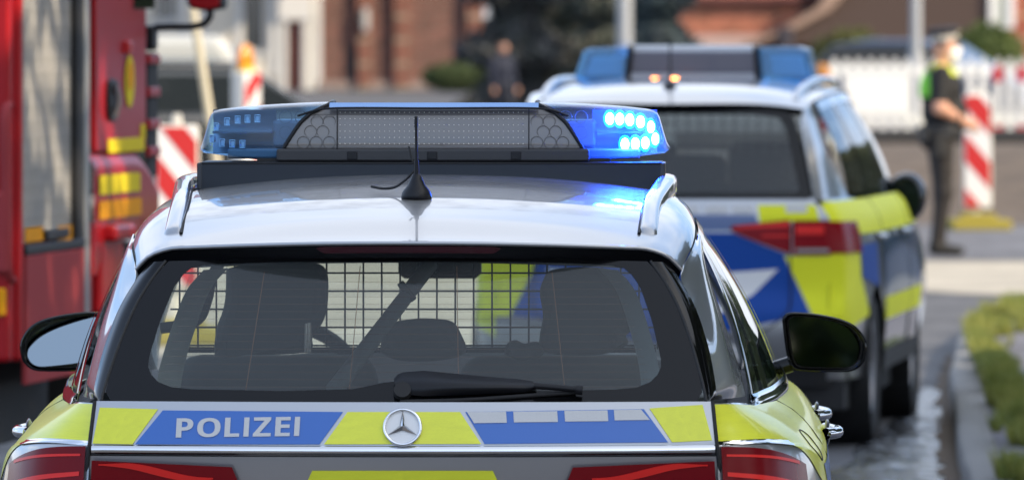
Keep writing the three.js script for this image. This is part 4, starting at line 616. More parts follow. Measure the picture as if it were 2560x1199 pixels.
  part('dashboard', box(-0.7, 0.6, -3.8, 0.7, 1.02, -3.3, 0.06), M.plastic, cab);
}
// ---------------------------------------------------------------- fire engine on the left
const T = (() => { const th = 0.123, d0 = 34; return frame((50 - 1280) / FPX * d0, d0, th); })();
{
  const truck = thing('fire_engine', 'red fire engine with grey roller shutter parked at the left', 'fire engine', [T.x0, 0, -T.d0], -T.th);
  const red = mat([0.37, 0.006, 0.011], 0.4, 0, { clearcoat: 0.15, clearcoatRoughness: 0.15, specularIntensity: 0.4 }), redMatt = mat([0.33, 0.045, 0.05], 0.7, 0, { specularIntensity: 0.35 }), yel = mat([0.72, 0.58, 0.02], 0.7, 0, { specularIntensity: 0.25 }), amber = mat([0.8, 0.34, 0.01], 0.7, 0, { specularIntensity: 0.25 });
  const S = (px, py, u = 0) => T.side(px, py, u), wv = px => -S(px, 500).z, yv = (px, py, u = 0) => S(px, py, u).y;
  const w1 = wv(50), w2 = wv(198), w3 = wv(217), w4 = wv(383), top = 3.1;
  const slab = (px0, py0, px1, py1, d, r = 0.004, u = 0) => { const a = S(px0, py0, u), b = S(px1, py1, u), y0 = (yv(px0, py1, u) + yv(px1, py1, u)) / 2, y1 = (yv(px0, py0, u) + yv(px1, py0, u)) / 2; return box(u, y0, a.z, u + d, y1, b.z, r); };
  // rear body: frame round the shutter opening
  const yLo = yv(120, 945), yShut = yv(120, 618);
  part('rear_body', [box(-2.3, 0.62, -w1 - 0.06, -0.012, top, 0.16, 0.02), box(-2.3, 0.62, -w3, -0.05, top, -w1, 0.01)], red, truck);
  part('corner_post', box(-0.05, 0.62, -w1 - 0.0, 0.012, top, 0.06, 0.02), red, truck);
  const shut = sub('roller_shutter', truck);
  const slatM = [0.4, 0.385, 0.415].map(v => mat([v, v * 0.99, v * 0.97], 0.85, 0, { specularIntensity: 0.2 })), y0 = yv(120, 605), pitch = 13.2 / FPX * 34.6;
  const slatG = new THREE.CylinderGeometry(pitch * 0.62, pitch * 0.62, w2 - w1 - 0.02, 10, 1, true, -0.75, 1.5).rotateX(Math.PI / 2).rotateZ(0);
  slatG.computeBoundingBox();
  for (let i = 0; i < 104; i++) { const y = y0 + pitch * (i + 0.5); if (y > top - 0.05) break; const o = part('slat', patchSlat(pitch, w2 - w1 - 0.02), slatM[i % 3], shut); o.position.set(-0.03, y, -(w1 + w2) / 2); }
  function patchSlat(p, L) { patchSlat.g ??= patch((a, b) => V(0.011 * Math.sin(Math.PI * b), (b - 0.5) * p * 0.96, (a - 0.5) * L), { na: 1, nb: 5 }); return patchSlat.g; }
  part('guide_rail', box(-0.04, yShut, -wv(204), 0.004, top, -wv(190), 0.004), M.rubber, shut);
  part('guide_post', box(-0.03, 0.7, -w3, 0.01, top, -wv(205), 0.004), mat([0.3, 0.31, 0.31], 0.5, 0.5), shut);
  part('sill_rail', slab(52, 604, 212, 626, 0.02, 0.004, -0.01), M.satin, shut);
  part('warning_stripe', slab(60, 568, 104, 604, 0.004, 0.001, -0.02), amber, shut); part('warning_stripe', slab(142, 562, 197, 601, 0.004, 0.001, -0.02), amber, shut);
  part('shutter_latch', slab(104, 572, 160, 596, 0.02, 0.004, -0.02), M.satin, shut);
  part('locker_panel', slab(52, 628, 216, 944, 0.02, 0.006, -0.012), redMatt, truck);
  part('underrun', box(-2.2, 0.3, -w3, -0.15, 0.64, 0.1), M.rubber, truck);
  // things on the rear face at the left edge
  part('grab_handle', tube([T.P(30, 700, -0.1), T.P(22, 690, -0.16), T.P(14, 600, -0.2), T.P(12, 450, -0.2), T.P(10, 290, -0.2), T.P(16, 265, -0.16), T.P(22, 262, -0.1)], 0.017, 40, 8), redMatt, truck);
  part('rear_step', [T.P(8, 580, -0.18)].map(p => new RoundedBoxGeometry(0.05, 0.3, 0.08, 2, 0.02).translate(p.x, p.y, p.z)), redMatt, truck);
  part('side_marker', new RoundedBoxGeometry(0.03, 0.1, 0.05, 2, 0.01).translate(...T.P(2, 755, -0.19).toArray()), amber, truck);
  // cab
  const cab = sub('cab', truck);
  part('cab_shell', box(-2.28, yv(300, 400), -w4, -0.02, top - 0.1, -w3 - 0.02, 0.07), red, cab);
  part('cab_gap', box(-2.2, 0.8, -w3 - 0.03, -0.03, top - 0.2, -w3 + 0.01), M.rubber, cab);
  part('door_panel', slab(226, -300, 352, 375, 0.02, 0.012, -0.02), red, cab);
  part('door_window', slab(332, -300, 380, 22, 0.006, 0.002, 0.0), M.gloss, cab);
  part('front_louvre', slab(362, 130, 386, 440, 0.012, 0.006, -0.015), M.rubber, cab);
  for (const y of [150, 232, 312, 380]) part('louvre_bar', slab(362, y - 14, 388, y + 10, 0.02, 0.006, -0.01), red, cab);
  part('handle_recess', extrude([...Array(40)].map((_, i) => { const t = i / 40 * 6.283, c = Math.cos(t), s = Math.sin(t); return [Math.sign(c) * Math.pow(Math.abs(c), 0.6) * 0.12, Math.sign(s) * Math.pow(Math.abs(s), 0.6) * (yv(276, 197) - yv(276, 302)) / 2]; }), 0.014, 0.004).rotateY(Math.PI / 2).translate(0.0, (yv(276, 197) + yv(276, 302)) / 2, S(276, 250).z), M.satin, cab);
  part('handle_bar', tube([V(0.02, yv(276, 290), S(272, 250).z), V(0.035, yv(276, 250), S(272, 250).z), V(0.02, yv(276, 208), S(272, 250).z)], 0.014, 12, 8), mat([0.12, 0.12, 0.13], 0.4), cab);
  part('crest', new THREE.CircleGeometry(1, 40).scale(0.11, (yv(320, 138) - yv(320, 268)) / 2, 1).rotateY(Math.PI / 2).translate(0.006, yv(320, 203), S(320, 203).z), yel, cab, 'oval yellow crest on the cab door');
  part('crest_field', new THREE.CircleGeometry(1, 32).scale(0.06, 0.055, 1).rotateY(Math.PI / 2).translate(0.009, yv(320, 190), S(320, 203).z), amber, cab);
  part('yellow_stripe', slab(268, 345, 358, 379, 0.004, 0.001, 0.001), yel, cab); part('yellow_stripe', slab(350, 310, 360, 345, 0.004, 0.001, 0.001), yel, cab);
  part('marker_lamp', new RoundedBoxGeometry(0.03, 0.05, 0.09, 2, 0.01).translate(0.01, yv(312, 118), S(312, 118).z), mat([0.5, 0.02, 0.02], 0.3), cab);
  // front wing with its stripes, step, wheel
  const wing = sub('front_wing', truck), zc = (S(222, 450).z + S(385, 450).z) / 2, L = Math.abs(S(222, 450).z - S(385, 450).z) / 2;
  const wp = (a, b) => { const t = lerp(-1, 1, a), y = lerp(yv(300, 382), yv(300, 545) - 0.16 * smooth(t, 0.4, 1), b); return V(-0.012 + 0.03 * Math.sin(Math.min(1, b * 5) * Math.PI / 2) , y - 0.12 * Math.pow(clamp(t), 3) * (1 - b), zc - t * L); };
  part('wing_skin', patch(wp, { na: 24, nb: 20 }), red, wing);
  part('wing_top', patch((a, b) => { const p = wp(a, 0); return V(lerp(-0.1, p.x, b), p.y + 0.012 * Math.sin(b * Math.PI), p.z); }, { na: 24, nb: 6 }), redMatt, wing);
  part('wing_arch', extrude([[-L, 0], [L, 0], [L, -0.1], [L * 0.75, -0.18], [L * 0.6, -0.1], [L * 0.2, -0.06], [-L * 0.6, -0.08], [-L * 0.9, -0.2], [-L, -0.2]].map(p => [p[0], p[1]]), 0.03, 0.004).rotateY(Math.PI / 2).translate(-0.015, yv(300, 545), zc), red, wing);
  part('yellow_stripe', patch((a, b) => { const p = wp(lerp(0.06, 0.68, a), lerp(0.31, 0.6, b)); p.x += 0.006; return p; }, { na: 10, nb: 4 }), yel, wing);
  part('orange_stripe', patch((a, b) => { const p = wp(lerp(0.06, 0.7, a), lerp(0.7, 0.97, b)); p.x += 0.006; return p; }, { na: 10, nb: 4 }), amber, wing);
  part('entry_step', [slab(222, 555, 275, 780, 0.05, 0.02, -0.03), slab(232, 560, 282, 600, 0.09, 0.02, -0.02)], red, truck);
  const axle = wv(338);
  const g = wheel(truck, -0.15, 0.5, -axle, 0.5, 0.3, 1);
  part('under_cab', box(-2.0, 0.35, -w4 + 0.2, -0.3, yv(300, 450), -w3 - 0.05), M.rubber, truck);
  part('mud_flap', box(-0.35, 0.4, -axle + 0.58, -0.0, 0.9, -axle + 0.6), M.rubber, truck);
  // door mirror on its arm
  const mi = sub('door_mirror', truck), mw = w4 + 0.05, MP = (x, y) => T.P(x, y, mw);
  part('mirror_arm', tube([MP(372, 95), MP(380, 72), MP(410, 67), MP(480, 66), MP(510, 58), MP(524, 40), MP(522, 20)], 0.014, 40, 8), M.satin, mi);
  part('arm_bracket', new RoundedBoxGeometry(0.05, 0.1, 0.12, 3, 0.02).translate(...MP(374, 95).toArray()), M.satin, mi);
  part('mirror_housing', extrude([[468, -200], [468, 8], [480, 22], [520, 28], [556, 22], [560, 10], [560, -200]].map(p => { const q = MP(...p); return [q.x, q.y]; }), 0.14, 0.02).translate(0, 0, -mw - 0.1), M.satin, mi);
  part('mirror_back', extrude([[476, -195], [476, 6], [486, 18], [520, 23], [550, 17], [552, 6], [552, -195]].map(p => { const q = MP(...p); return [q.x, q.y]; }), 0.02, 0.004).translate(0, 0, -mw + 0.03), red, mi);
}
// ---------------------------------------------------------------- barrier boards, fences, posts
const baken = { red: mat([0.5, 0.02, 0.02], 0.45), white: mat([0.72, 0.72, 0.72], 0.45), frame: mat([0.66, 0.64, 0.58], 0.6), foot: mat([0.3, 0.25, 0.035], 0.85), lamp: mat([0.85, 0.36, 0.02], 0.25, 0, { transmission: 0.35, thickness: 0, clearcoat: 1 }), lampBody: mat([0.7, 0.45, 0.02], 0.5) };
function beacon(label, x, d, y0, y1, turn, opts = {}) { // hazard board: white-edged panel with slanting red bands, on a recycled foot
  const { w = 0.25, dir = 1, lamp = 0, n = 3, depth = 0.045, base = groundH(x, d), slope = 1.0, shift = 0.05, lampR = 0.09 } = opts;
  const t = thing('barrier_board', label, 'barrier board', [x, base, -d], turn, 'red and white barrier boards');
  const h = y1 - y0, fr = 0.012;
  part('board_frame', box(-w / 2, y0, -depth, w / 2, y1, 0, 0.02), baken.frame, t);
  part('white_face', box(-w / 2 + fr, y0 + fr, -0.001, w / 2 - fr, y1 - fr, 0.004), baken.white, t);
  const step = h / n, X0 = -w / 2 + fr, X1 = w / 2 - fr, sl = (X1 - X0) * slope;
  for (let i = -1; i < n + 1; i++) { const yb = y0 + shift + i * step, poly = [[X0, yb], [X1, yb + dir * sl], [X1, yb + dir * sl + step * 0.5], [X0, yb + step * 0.5]];
    // clip to the face
    const lo = y0 + fr, hi = y1 - fr, cl = (ps, f, y) => { const o = []; ps.forEach((p, k) => { const q = ps[(k + 1) % ps.length], a = f(p[1]), b = f(q[1]); if (a) o.push(p); if (a !== b) { const s = (y - p[1]) / (q[1] - p[1]); o.push([lerp(p[0], q[0], s), y]); } }); return o; };
    let c = cl(poly, v => v >= lo, lo); if (c.length > 2) c = cl(c, v => v <= hi, hi); if (c.length < 3) continue;
    part('red_band', extrude(c, 0.003).translate(0, 0, 0.0045), baken.red, t); }
  part('post', box(-0.03, 0.06, -depth - 0.05, 0.03, y1 + 0.04, -depth + 0.005, 0.006), baken.frame, t);
  part('foot', [box(-0.27, 0, -0.42, 0.27, 0.1, 0.36, 0.03), box(-0.16, 0.1, -0.16, 0.16, 0.15, 0.1, 0.02)], baken.foot, t);
  if (lamp) { const l = sub('warning_lamp', t); l.position.set(0, y1 + lampR, -depth / 2); part('lamp_lens', new THREE.SphereGeometry(lampR, 28, 18).scale(1, 1.15, 0.5), baken.lamp, l); part('lamp_body', box(-lampR * 0.75, -lampR * 1.3, -lampR * 0.45, lampR * 0.75, -lampR * 0.6, lampR * 0.45, 0.02), baken.lampBody, l); }
  return t;
}
{ const X = (px, d) => (px - 1280) / FPX * d, Y = (py, d) => CH - (py - YH) / FPX * d;
  const b1 = beacon('red and white barrier board between the fire engine and the silver car roof', X(442, 54), 54, Y(720, 54), Y(312, 54), 0.05, { dir: -1, n: 2.6, shift: 0.22, slope: 1.25 });
  part('board_tip', box(-0.025, Y(312, 54), -0.035, 0.025, Y(285, 54), -0.01, 0.008), baken.frame, b1);
  beacon('red and white barrier board turned away, orange lamp on top, before the white house', X(630, 77), 77, 0.35, Y(178, 77), 1.02, { dir: 1, n: 3, lamp: 1, depth: 0.13, w: 0.25, lampR: 0.105 });
  beacon('red and white barrier board on a yellow foot just behind the standing officer', X(2446, 84), 84, Y(520, 84), Y(236, 84), 0.06, { dir: -1, n: 2.1, shift: -0.06, slope: 1.15 });
  beacon('barrier board whose yellow lamp shows beside the right end of the farther roof bar', X(2052, 88), 88, 0.3, Y(215, 88), -0.7, { lamp: 1, lampR: 0.1 });
}
// white picket barriers on the raised verge
{ const pw = mat([0.82, 0.82, 0.8], 0.5), pr = mat([0.5, 0.03, 0.03], 0.5), d = 112, k = d / FPX, gy = groundH(6, d);
  const make = (label, px0, px1, turn, panel, first) => {
    const x0 = (px0 - 1280) * k, x1 = (px1 - 1280) * k, t = thing('picket_barrier', label, 'picket barrier', [(x0 + x1) / 2, gy, -d], turn, 'white picket barriers along the raised verge'), L = (x1 - x0);
    part('rail', box(-L / 2, 0.2, -0.03, L / 2, 0.29, 0.0, 0.01), pw, t); part('rail', box(-L / 2, 0.76, -0.03, L / 2, 0.86, 0.0, 0.01), pw, t);
    const n = Math.round(L / 0.146); for (let i = 0; i < n; i++) { const x = -L / 2 + (i + 0.5) * L / n; part('picket', extrude([[-0.038, 0.1], [0.038, 0.1], [0.038, 0.88], [0.02, 0.94], [0, 0.96], [-0.02, 0.94], [-0.038, 0.88]], 0.03, 0.004).translate(x, 0, 0.001), pw, t); if (panel === 'red' && i % 2 === 0) part('red_reflector', box(x - 0.06, 0.68, 0.032, x + 0.06, 0.86, 0.036), pr, t); if (panel === 'red' && i % 2 === 0) part('red_reflector', box(x - 0.06, 0.06, 0.032, x + 0.06, 0.16, 0.036), pr, t); }
    if (panel === 'plate') part('white_panel', box(-L * 0.32, 0.3, 0.034, L * 0.3, 0.75, 0.04, 0.003), pw, t);
    for (const s of [-1, 1]) part('barrier_foot', box(s * L * 0.42 - 0.12, 0, -0.4, s * L * 0.42 + 0.12, 0.1, 0.4, 0.03), baken.foot, t);
    return t; };
  make('white plastic picket barrier with a blank panel left of the officer', 2072, 2315, 0, 'plate');
  make('white plastic picket barrier hidden partly behind the officer', 2318, 2475, 0.02, '');
  make('white picket barrier with red reflectors at the right edge of the picture', 2482, 2720, -0.05, 'red');
  const g = tag(part('drain_pipe', new THREE.CylinderGeometry(0.13, 0.13, 7.5, 20).rotateZ(Math.PI / 2), M.rubber, scene), 'long black pipe lying on the dirt below the white barriers', 'pipe'); g.position.set(5.6, groundH(5.6, 108) + 0.03, -108);
}
{ // lamp posts and the leaning pole
  const steel = mat([0.38, 0.39, 0.4], 0.5, 0.3), X = (px, d) => (px - 1280) / FPX * d;
  const a = thing('lamp_post', 'grey lamp post before the dark conifers, behind the farther roof bar', 'lamp post', [X(1562, 165), groundH(0, 165), -165], 0, 'grey lamp posts'); part('pole', rod(V(0, 0, 0), V(0, 8, 0), 0.135, 0.1, 16), steel, a); part('base_collar', new THREE.CylinderGeometry(0.16, 0.17, 1.1, 16).translate(0, 0.55, 0), steel, a); part('post_band', new THREE.CylinderGeometry(0.138, 0.14, 0.22, 16).translate(0, 1.55, 0), mat([0.2, 0.28, 0.45], 0.5), a, 'faded blue band'); part('lamp_head', box(-0.15, 7.9, -0.2, 0.15, 8.1, 0.7, 0.05), steel, a);
  const b = thing('lamp_post', 'slim grey lamp post rising behind the officer in the cap', 'lamp post', [X(2291, 125), groundH(5, 125), -125], 0, 'grey lamp posts'); part('pole', rod(V(0, 0, 0), V(0, 7, 0), 0.075, 0.055, 16), steel, b); part('base_collar', new THREE.CylinderGeometry(0.1, 0.11, 1.0, 16).translate(0, 0.5, 0), steel, b); part('lamp_head', box(-0.12, 6.9, -0.15, 0.12, 7.1, 0.6, 0.05), steel, b);
  const d = 60, p0 = at(524, 300, d), p1 = at(478, 0, d), dir = p1.clone().sub(p0), s0 = p0.y / dir.y, bot = p0.clone().addScaledVector(dir, -s0), topP = p1.clone().addScaledVector(dir, 1.2);
  const pole = thing('leaning_pole', 'pale pole leaning beside the fire engine mirror', 'pole', bot.toArray()); part('pole', rod(V(0, 0, 0), topP.clone().sub(bot), 0.032, 0.028, 14), mat([0.5, 0.45, 0.33], 0.6), pole); part('pole_cap', new THREE.SphereGeometry(0.034, 12, 8).translate(...topP.clone().sub(bot).toArray()), M.plastic, pole);
}
// ---------------------------------------------------------------- parked cars far off
function farCar(label, x, d, turn, paint, o = {}) {
  const { len = 4.3, hgt = 1.48, base = groundH(x, d) } = o, t = thing('parked_car', label, 'car', [x, base, -d], turn, 'civilian cars parked far behind');
  const h = hgt / 1.48, prof = [[-2.1, 0.35], [-2.12, 0.7], [-2.0, 0.92], [-1.65, 1.0], [-1.2, 1.4], [-0.6, 1.48], [0.3, 1.46], [1.05, 1.02], [1.75, 0.9], [2.05, 0.72], [2.12, 0.4], [1.9, 0.25], [-1.9, 0.25]].map(p => [p[0] * len / 4.24, p[1] * h]);
  part('body', extrude([[-2.1, 0.35], [-2.12, 0.7], [-2.0, 0.93], [-1.65, 1.0], [1.05, 1.02], [1.75, 0.9], [2.05, 0.72], [2.12, 0.4], [1.9, 0.25], [-1.9, 0.25]].map(p => [p[0] * len / 4.24, p[1] * h]), 1.75, 0.08).translate(0, 0, -0.875), paint, t);
  part('roof', extrude([[-1.2, 1.4], [-0.6, 1.485], [0.3, 1.47], [0.42, 1.4]].map(p => [p[0] * len / 4.24, p[1] * h]), 1.3, 0.05).translate(0, 0, -0.65), paint, t);
  part('glasshouse', extrude([[-1.66, 0.98], [-1.2, 1.4], [0.4, 1.4], [1.02, 1.0]].map(p => [p[0] * len / 4.24, p[1] * h]), 1.42, 0.05).translate(0, 0, -0.71), mat([0.02, 0.025, 0.03], 0.05, 0, { clearcoat: 1 }), t);
  for (const s of [-1, 1]) for (const w of [-1.3, 1.3]) wheelSide(t, w * len / 4.24, 0.31, s * 0.78);
  for (const s of [-1, 1]) { part('headlight', new THREE.SphereGeometry(0.5, 16, 10).scale(0.14, 0.1, 0.3).translate(2.0 * len / 4.24, 0.74 * h, s * 0.62), mat([0.75, 0.78, 0.8], 0.1, 0.5, { clearcoat: 1 }), t); part('tail_lamp', new THREE.SphereGeometry(0.5, 16, 10).scale(0.14, 0.14, 0.26).translate(-2.06 * len / 4.24, 0.82 * h, s * 0.64), M.lampRed, t); }
  return t;
}
function wheelSide(t, x, y, z) { const g = sub('wheel', t); g.position.set(x, y, z); part('tyre', new THREE.TorusGeometry(0.24, 0.085, 10, 28), M.rubber, g); part('rim', new THREE.CylinderGeometry(0.2, 0.2, 0.1, 20).rotateX(Math.PI / 2), mat([0.3, 0.3, 0.31], 0.4, 0.6), g); }
const carDark = mat([0.012, 0.014, 0.017], 0.25, 0, { clearcoat: 1 });
{ const X = (px, d) => (px - 1280) / FPX * d;
  farCar('black car behind the leaning pole and the fire engine mirror', X(470, 87), 87, 0.35, carDark, { hgt: 1.5 });
  farCar('grey blue car behind the white barriers and the officer', X(2310, 150), 150, -0.5, mat([0.07, 0.1, 0.17], 0.3, 0, { clearcoat: 1 }), { hgt: 1.45, base: 0.14, len: 4.4 });
  // dark estate car nose-on with bright yellow-green markings beyond the fire engine
  const s = thing('marked_car', 'pale car with yellow green markings beyond the fire engine cab', 'car', [X(395, 92), 0, -92], 0.1);
  part('body', extrude([[-0.9, 0.3], [0.9, 0.3], [0.92, 0.9], [0.72, 1.6], [0.6, 1.72], [-0.6, 1.72], [-0.72, 1.6], [-0.92, 0.9]], 4, 0.1).translate(0, 0, -4), mat([0.5, 0.5, 0.46], 0.4, 0.2, { clearcoat: 1 }), s);
  part('rear_window', extrude([[-0.66, 1.0], [0.66, 1.0], [0.56, 1.5], [-0.56, 1.5]], 0.02).translate(0, 0, 0.001), mat([0.2, 0.24, 0.26], 0.05, 0, { clearcoat: 1 }), s);
  for (const q of [-1, 1]) { part('yellow_panel', box(q * 0.6 - 0.28, 0.62, 0.001, q * 0.6 + 0.28, 0.95, 0.012), M.yellow, s); part('tyre', new THREE.CylinderGeometry(0.32, 0.32, 0.2, 24).rotateZ(Math.PI / 2).translate(q * 0.75, 0.32, -0.8), M.rubber, s); part('tail_lamp', box(q * 0.78 - 0.08, 0.95, 0.0, q * 0.78 + 0.08, 1.25, 0.02, 0.008), M.lampRed, s); }
}
// ---------------------------------------------------------------- houses
function wallWith(w, h, t, holes) { return extrude([[0, 0], [w, 0], [w, h], [0, h]], t, 0, holes.map(q => [[q[0], q[1]], [q[2], q[1]], [q[2], q[3]], [q[0], q[3]]])); }
{ const d = 240, k = d / FPX, X = px => (px - 1280) * k, g = groundH(-8, d), Y = py => CH - (py - YH) * k - g;
  const plaster = noiseTex(128, (u, v) => { const n = fbm(u * 9, v * 9, 7, 4); return [0.93 + 0.08 * (n - 0.5), 0.9 + 0.08 * (n - 0.5), 0.84 + 0.08 * (n - 0.5)]; }, 0.3);
  const brickTex = noiseTex(512, (u, v) => { const rows = 16, cols = 8, y = v * rows, r = Math.floor(y), x = u * cols + (r % 2) * 0.5, c = Math.floor(x), fx = x - c, fy = y - r, mortar = fx < 0.05 || fy < 0.13, n = hash3(c % cols, r, 3), m = fbm(u * 40, v * 40, 2, 2); return mortar ? [0.52, 0.49, 0.45] : [0.44 + 0.16 * (n - 0.5) + 0.1 * (m - 0.5), 0.29 + 0.1 * (n - 0.5) + 0.08 * (m - 0.5), 0.26 + 0.09 * (n - 0.5) + 0.06 * (m - 0.5)]; }, 0.62);
  const white = mat([1, 1, 1], 0.85, 0, { map: plaster }), brick = mat([1, 1, 1], 0.9, 0, { map: brickTex, bumpMap: brickTex, bumpScale: 0.01 }), brickLit = mat([1.25, 1.2, 1.1], 0.9, 0, { map: brickTex }), frameM = mat([0.75, 0.75, 0.74], 0.5), door = mat([0.16, 0.05, 0.04], 0.5), glass = mat([0.02, 0.025, 0.03], 0.05, 0, { clearcoat: 1 }), roofM = mat([0.2, 0.07, 0.045], 0.85);
  const W = thing('white_house', 'white plastered house with dark tall window behind the orange lamp', 'house', [X(-120), g, -d]);
  const wx = px => X(px) - X(-120), hh = 6;
  part('wall', wallWith(wx(792), hh, 0.3, [[wx(380), Y(52), wx(442), 4], [wx(601), Y(132), wx(664), 4], [wx(716), 0.0, wx(756), Y(52)], [wx(60), 1.2, wx(160), 2.9]]).translate(0, 0, -0.3), white, W);
  const win = (x0, y0, x1, y1, n = 2) => { const f = sub('window', W); part('pane', box(x0, y0, -0.2, x1, y1, -0.18), glass, f); part('window_frame', [box(x0, y0, -0.17, x0 + 0.07, y1, -0.1), box(x1 - 0.07, y0, -0.17, x1, y1, -0.1), box(x0, y0, -0.17, x1, y0 + 0.08, -0.1), ...[...Array(n - 1)].map((_, i) => box(lerp(x0, x1, (i + 1) / n) - 0.03, y0, -0.17, lerp(x0, x1, (i + 1) / n) + 0.03, y1, -0.1))], frameM, f); part('window_sill', box(x0 - 0.08, y0 - 0.09, -0.1, x1 + 0.08, y0, 0.1), frameM, f); };
  win(wx(380), Y(52), wx(442), 4, 2); win(wx(601), Y(132), wx(664), 4, 1); win(wx(60), 1.2, wx(160), 2.9);
  part('door', [box(wx(716), 0, -0.2, wx(756), Y(52), -0.14), box(wx(720), 0.2, -0.14, wx(734), Y(70), -0.12), box(wx(738), 0.2, -0.14, wx(752), Y(70), -0.12)], door, W);
  part('door_surround', [box(wx(700), 0, 0, wx(716), Y(50), 0.14, 0.02), box(wx(756), 0, 0, wx(772), Y(50), 0.14, 0.02), box(wx(694), Y(50), 0, wx(778), 4.1, 0.2, 0.02)], frameM, W);
  for (const px of [452, 500, 590, 675, 786]) part('pilaster', box(wx(px), 0, 0.0, wx(px) + 0.16, hh, 0.08, 0.01), frameM, W);
  part('plinth', box(0, 0, 0.0, wx(694), 0.35, 0.1, 0.02), mat([0.4, 0.38, 0.35], 0.9), W);
  part('roof', extrude([[-0.5, 0], [8.5, 0], [4, 4]], wx(792) + 0.6).rotateY(-Math.PI / 2).translate(wx(792) + 0.3, hh, 0.6).rotateY(0), roofM, W);
  part('wall_side', box(0, 0, -8, wx(792), hh, -0.31), white, W);
  const Bh = thing('brick_house', 'long red brown brick house with brick piers painted paler for light on them, right of the white house', 'house', [X(793), g, -d]); const bx = px => X(px) - X(793), bw = bx(1208);
  part('wall', wallWith(bw, hh, 0.3, [[bx(868), Y(205), bx(894), Y(118)]]).translate(0, 0, -0.3), brick, Bh);
  part('wall_side', box(0, 0, -8, bw, hh, -0.31), brick, Bh);
  for (const [a, b] of [[893, 925], [985, 1022], [1166, 1206]]) part('pier', box(bx(a), 0, 0, bx(b), hh, 0.22, 0.02), brickLit, Bh);  // piers paler than the wall, light catching them put into the colour
  { const f = sub('door', Bh); part('door_leaf', box(bx(868), Y(205), -0.22, bx(894), Y(118), -0.16), mat([0.05, 0.045, 0.05], 0.5), f); }
  part('wall_lamp', [box(bx(905), Y(78), 0.22, bx(922), Y(20), 0.34, 0.04)], mat([0.5, 0.5, 0.5], 0.4), Bh);
  part('plinth', box(0, 0, 0.0, bw, 0.22, 0.09, 0.02), mat([0.3, 0.24, 0.22], 0.9), Bh);
  part('roof', extrude([[-0.5, 0], [8.5, 0], [4, 4]], bw + 0.6).rotateY(-Math.PI / 2).translate(bw + 0.3, hh, 0.6), roofM, Bh);
  // low orange brick house on the right, its shade put in as a broad dark roof
  const d2 = 215, k2 = d2 / FPX, X2 = px => (px - 1280) * k2, g2 = groundH(6, d2), Y2 = py => CH - (py - YH) * k2 - g2;
  const R = thing('farmhouse', 'orange brick house, its shaded part put in as a dark brown roof shape', 'house', [X2(1640), g2, -d2]), rx = px => X2(px) - X2(1640);
  const orange = mat([1.75, 1.25, 0.95], 0.9, 0, { map: brickTex, bumpMap: brickTex, bumpScale: 0.01 });  // same brick texture, sunlight put into the lighter orange
  part('gable_wall', wallWith(rx(2000), 4.2, 0.3, [[rx(1800), 3, rx(1840), 3.9]]).translate(0, 0, -0.3), orange, R);
  part('wall', box(rx(1900), 0, -9, rx(2700), 4, -0.9), brick, R);
  const shadedBrown = mat([0.075, 0.05, 0.042], 0.95, 0, { bumpMap: dirtTex, bumpScale: 0.06 });
  part('roof', extrude([[rx(1860), Y2(112)], [rx(2470), Y2(112)], [rx(2470), 5.2], [rx(2240), 5.2], [rx(2060), Y2(28)], [rx(1960), Y2(84)]], 1.6, 0.05).translate(0, 0, -0.9), shadedBrown, R);  // shaded part of the house, shade put into the dark colour
  part('shade_edge', extrude([[rx(1850), Y2(112)], [rx(1875), Y2(112)], [rx(1975), Y2(80)], [rx(2075), Y2(26)], [rx(2150), Y2(-60)], [rx(2090), Y2(-60)], [rx(2040), Y2(20)], [rx(1950), Y2(72)]], 0.2, 0.02).translate(0, 0, 0.72), mat([0.3, 0.2, 0.15], 0.8), R);  // tan boundary of the shade, put in as a strip
  part('plinth', box(rx(1690), 0, 0, rx(1990), Y2(88), 0.12, 0.02), mat([0.42, 0.3, 0.27], 0.85), R);
  part('eaves_board', box(0, Y2(4), 0, rx(2000), Y2(-8), 0.3, 0.02), mat([0.12, 0.04, 0.04], 0.7), R);
  part('chimney_pot', box(rx(1945), 0, 0.72, rx(1982), Y2(68), 1.0, 0.05), mat([0.04, 0.035, 0.045], 0.8), R);
  { const w = sub('window', R); part('pane', box(rx(2486), Y2(66), 0.74, rx(2516), 3, 0.76), mat([0.4, 0.42, 0.35], 0.1, 0, { clearcoat: 1 }), w); part('window_frame', [box(rx(2470), Y2(70), 0.72, rx(2488), 3, 0.84, 0.01), box(rx(2514), Y2(70), 0.72, rx(2532), 3, 0.84, 0.01), box(rx(2488), Y2(70), 0.72, rx(2514), Y2(62), 0.84)], frameM, w); }
  part('right_wall', box(rx(2470), 0, -0.9, rx(2750), 5, 0.7), orange, R);
}
// ---------------------------------------------------------------- trees, hedges, shrubs
function foliage(n, R, shapeFn, size, c0, c1, seed, m) {
  const r = rng(seed), ps = new Float32Array(n * 9), cs = new Float32Array(n * 9);
  for (let i = 0; i < n; i++) { const p = shapeFn(r), a = V(r() - 0.5, r() - 0.5, r() - 0.5).normalize(), b = V(r() - 0.5, r() - 0.5, r() - 0.5).cross(a).normalize(), s = size * lerp(0.6, 1.4, r()), cl = clamp(fbm(p.x / R * 3, p.y / R * 3, p.z / R * 3 + seed, 3) * 1.5 - 0.25);
    const v = [p.clone().addScaledVector(a, s), p.clone().addScaledVector(a, -s * 0.6).addScaledVector(b, s * 0.6), p.clone().addScaledVector(a, -s * 0.6).addScaledVector(b, -s * 0.6)];
    v.forEach((q, k) => { ps.set([q.x, q.y, q.z], i * 9 + k * 3); cs.set([0, 1, 2].map(j => lerp(c0[j], c1[j], cl * lerp(0.7, 1.1, r()))), i * 9 + k * 3); }); }
  const g = new THREE.BufferGeometry(); g.setAttribute('position', new THREE.BufferAttribute(ps, 3)); g.setAttribute('color', new THREE.BufferAttribute(cs, 3)); g.computeVertexNormals(); return g;
}
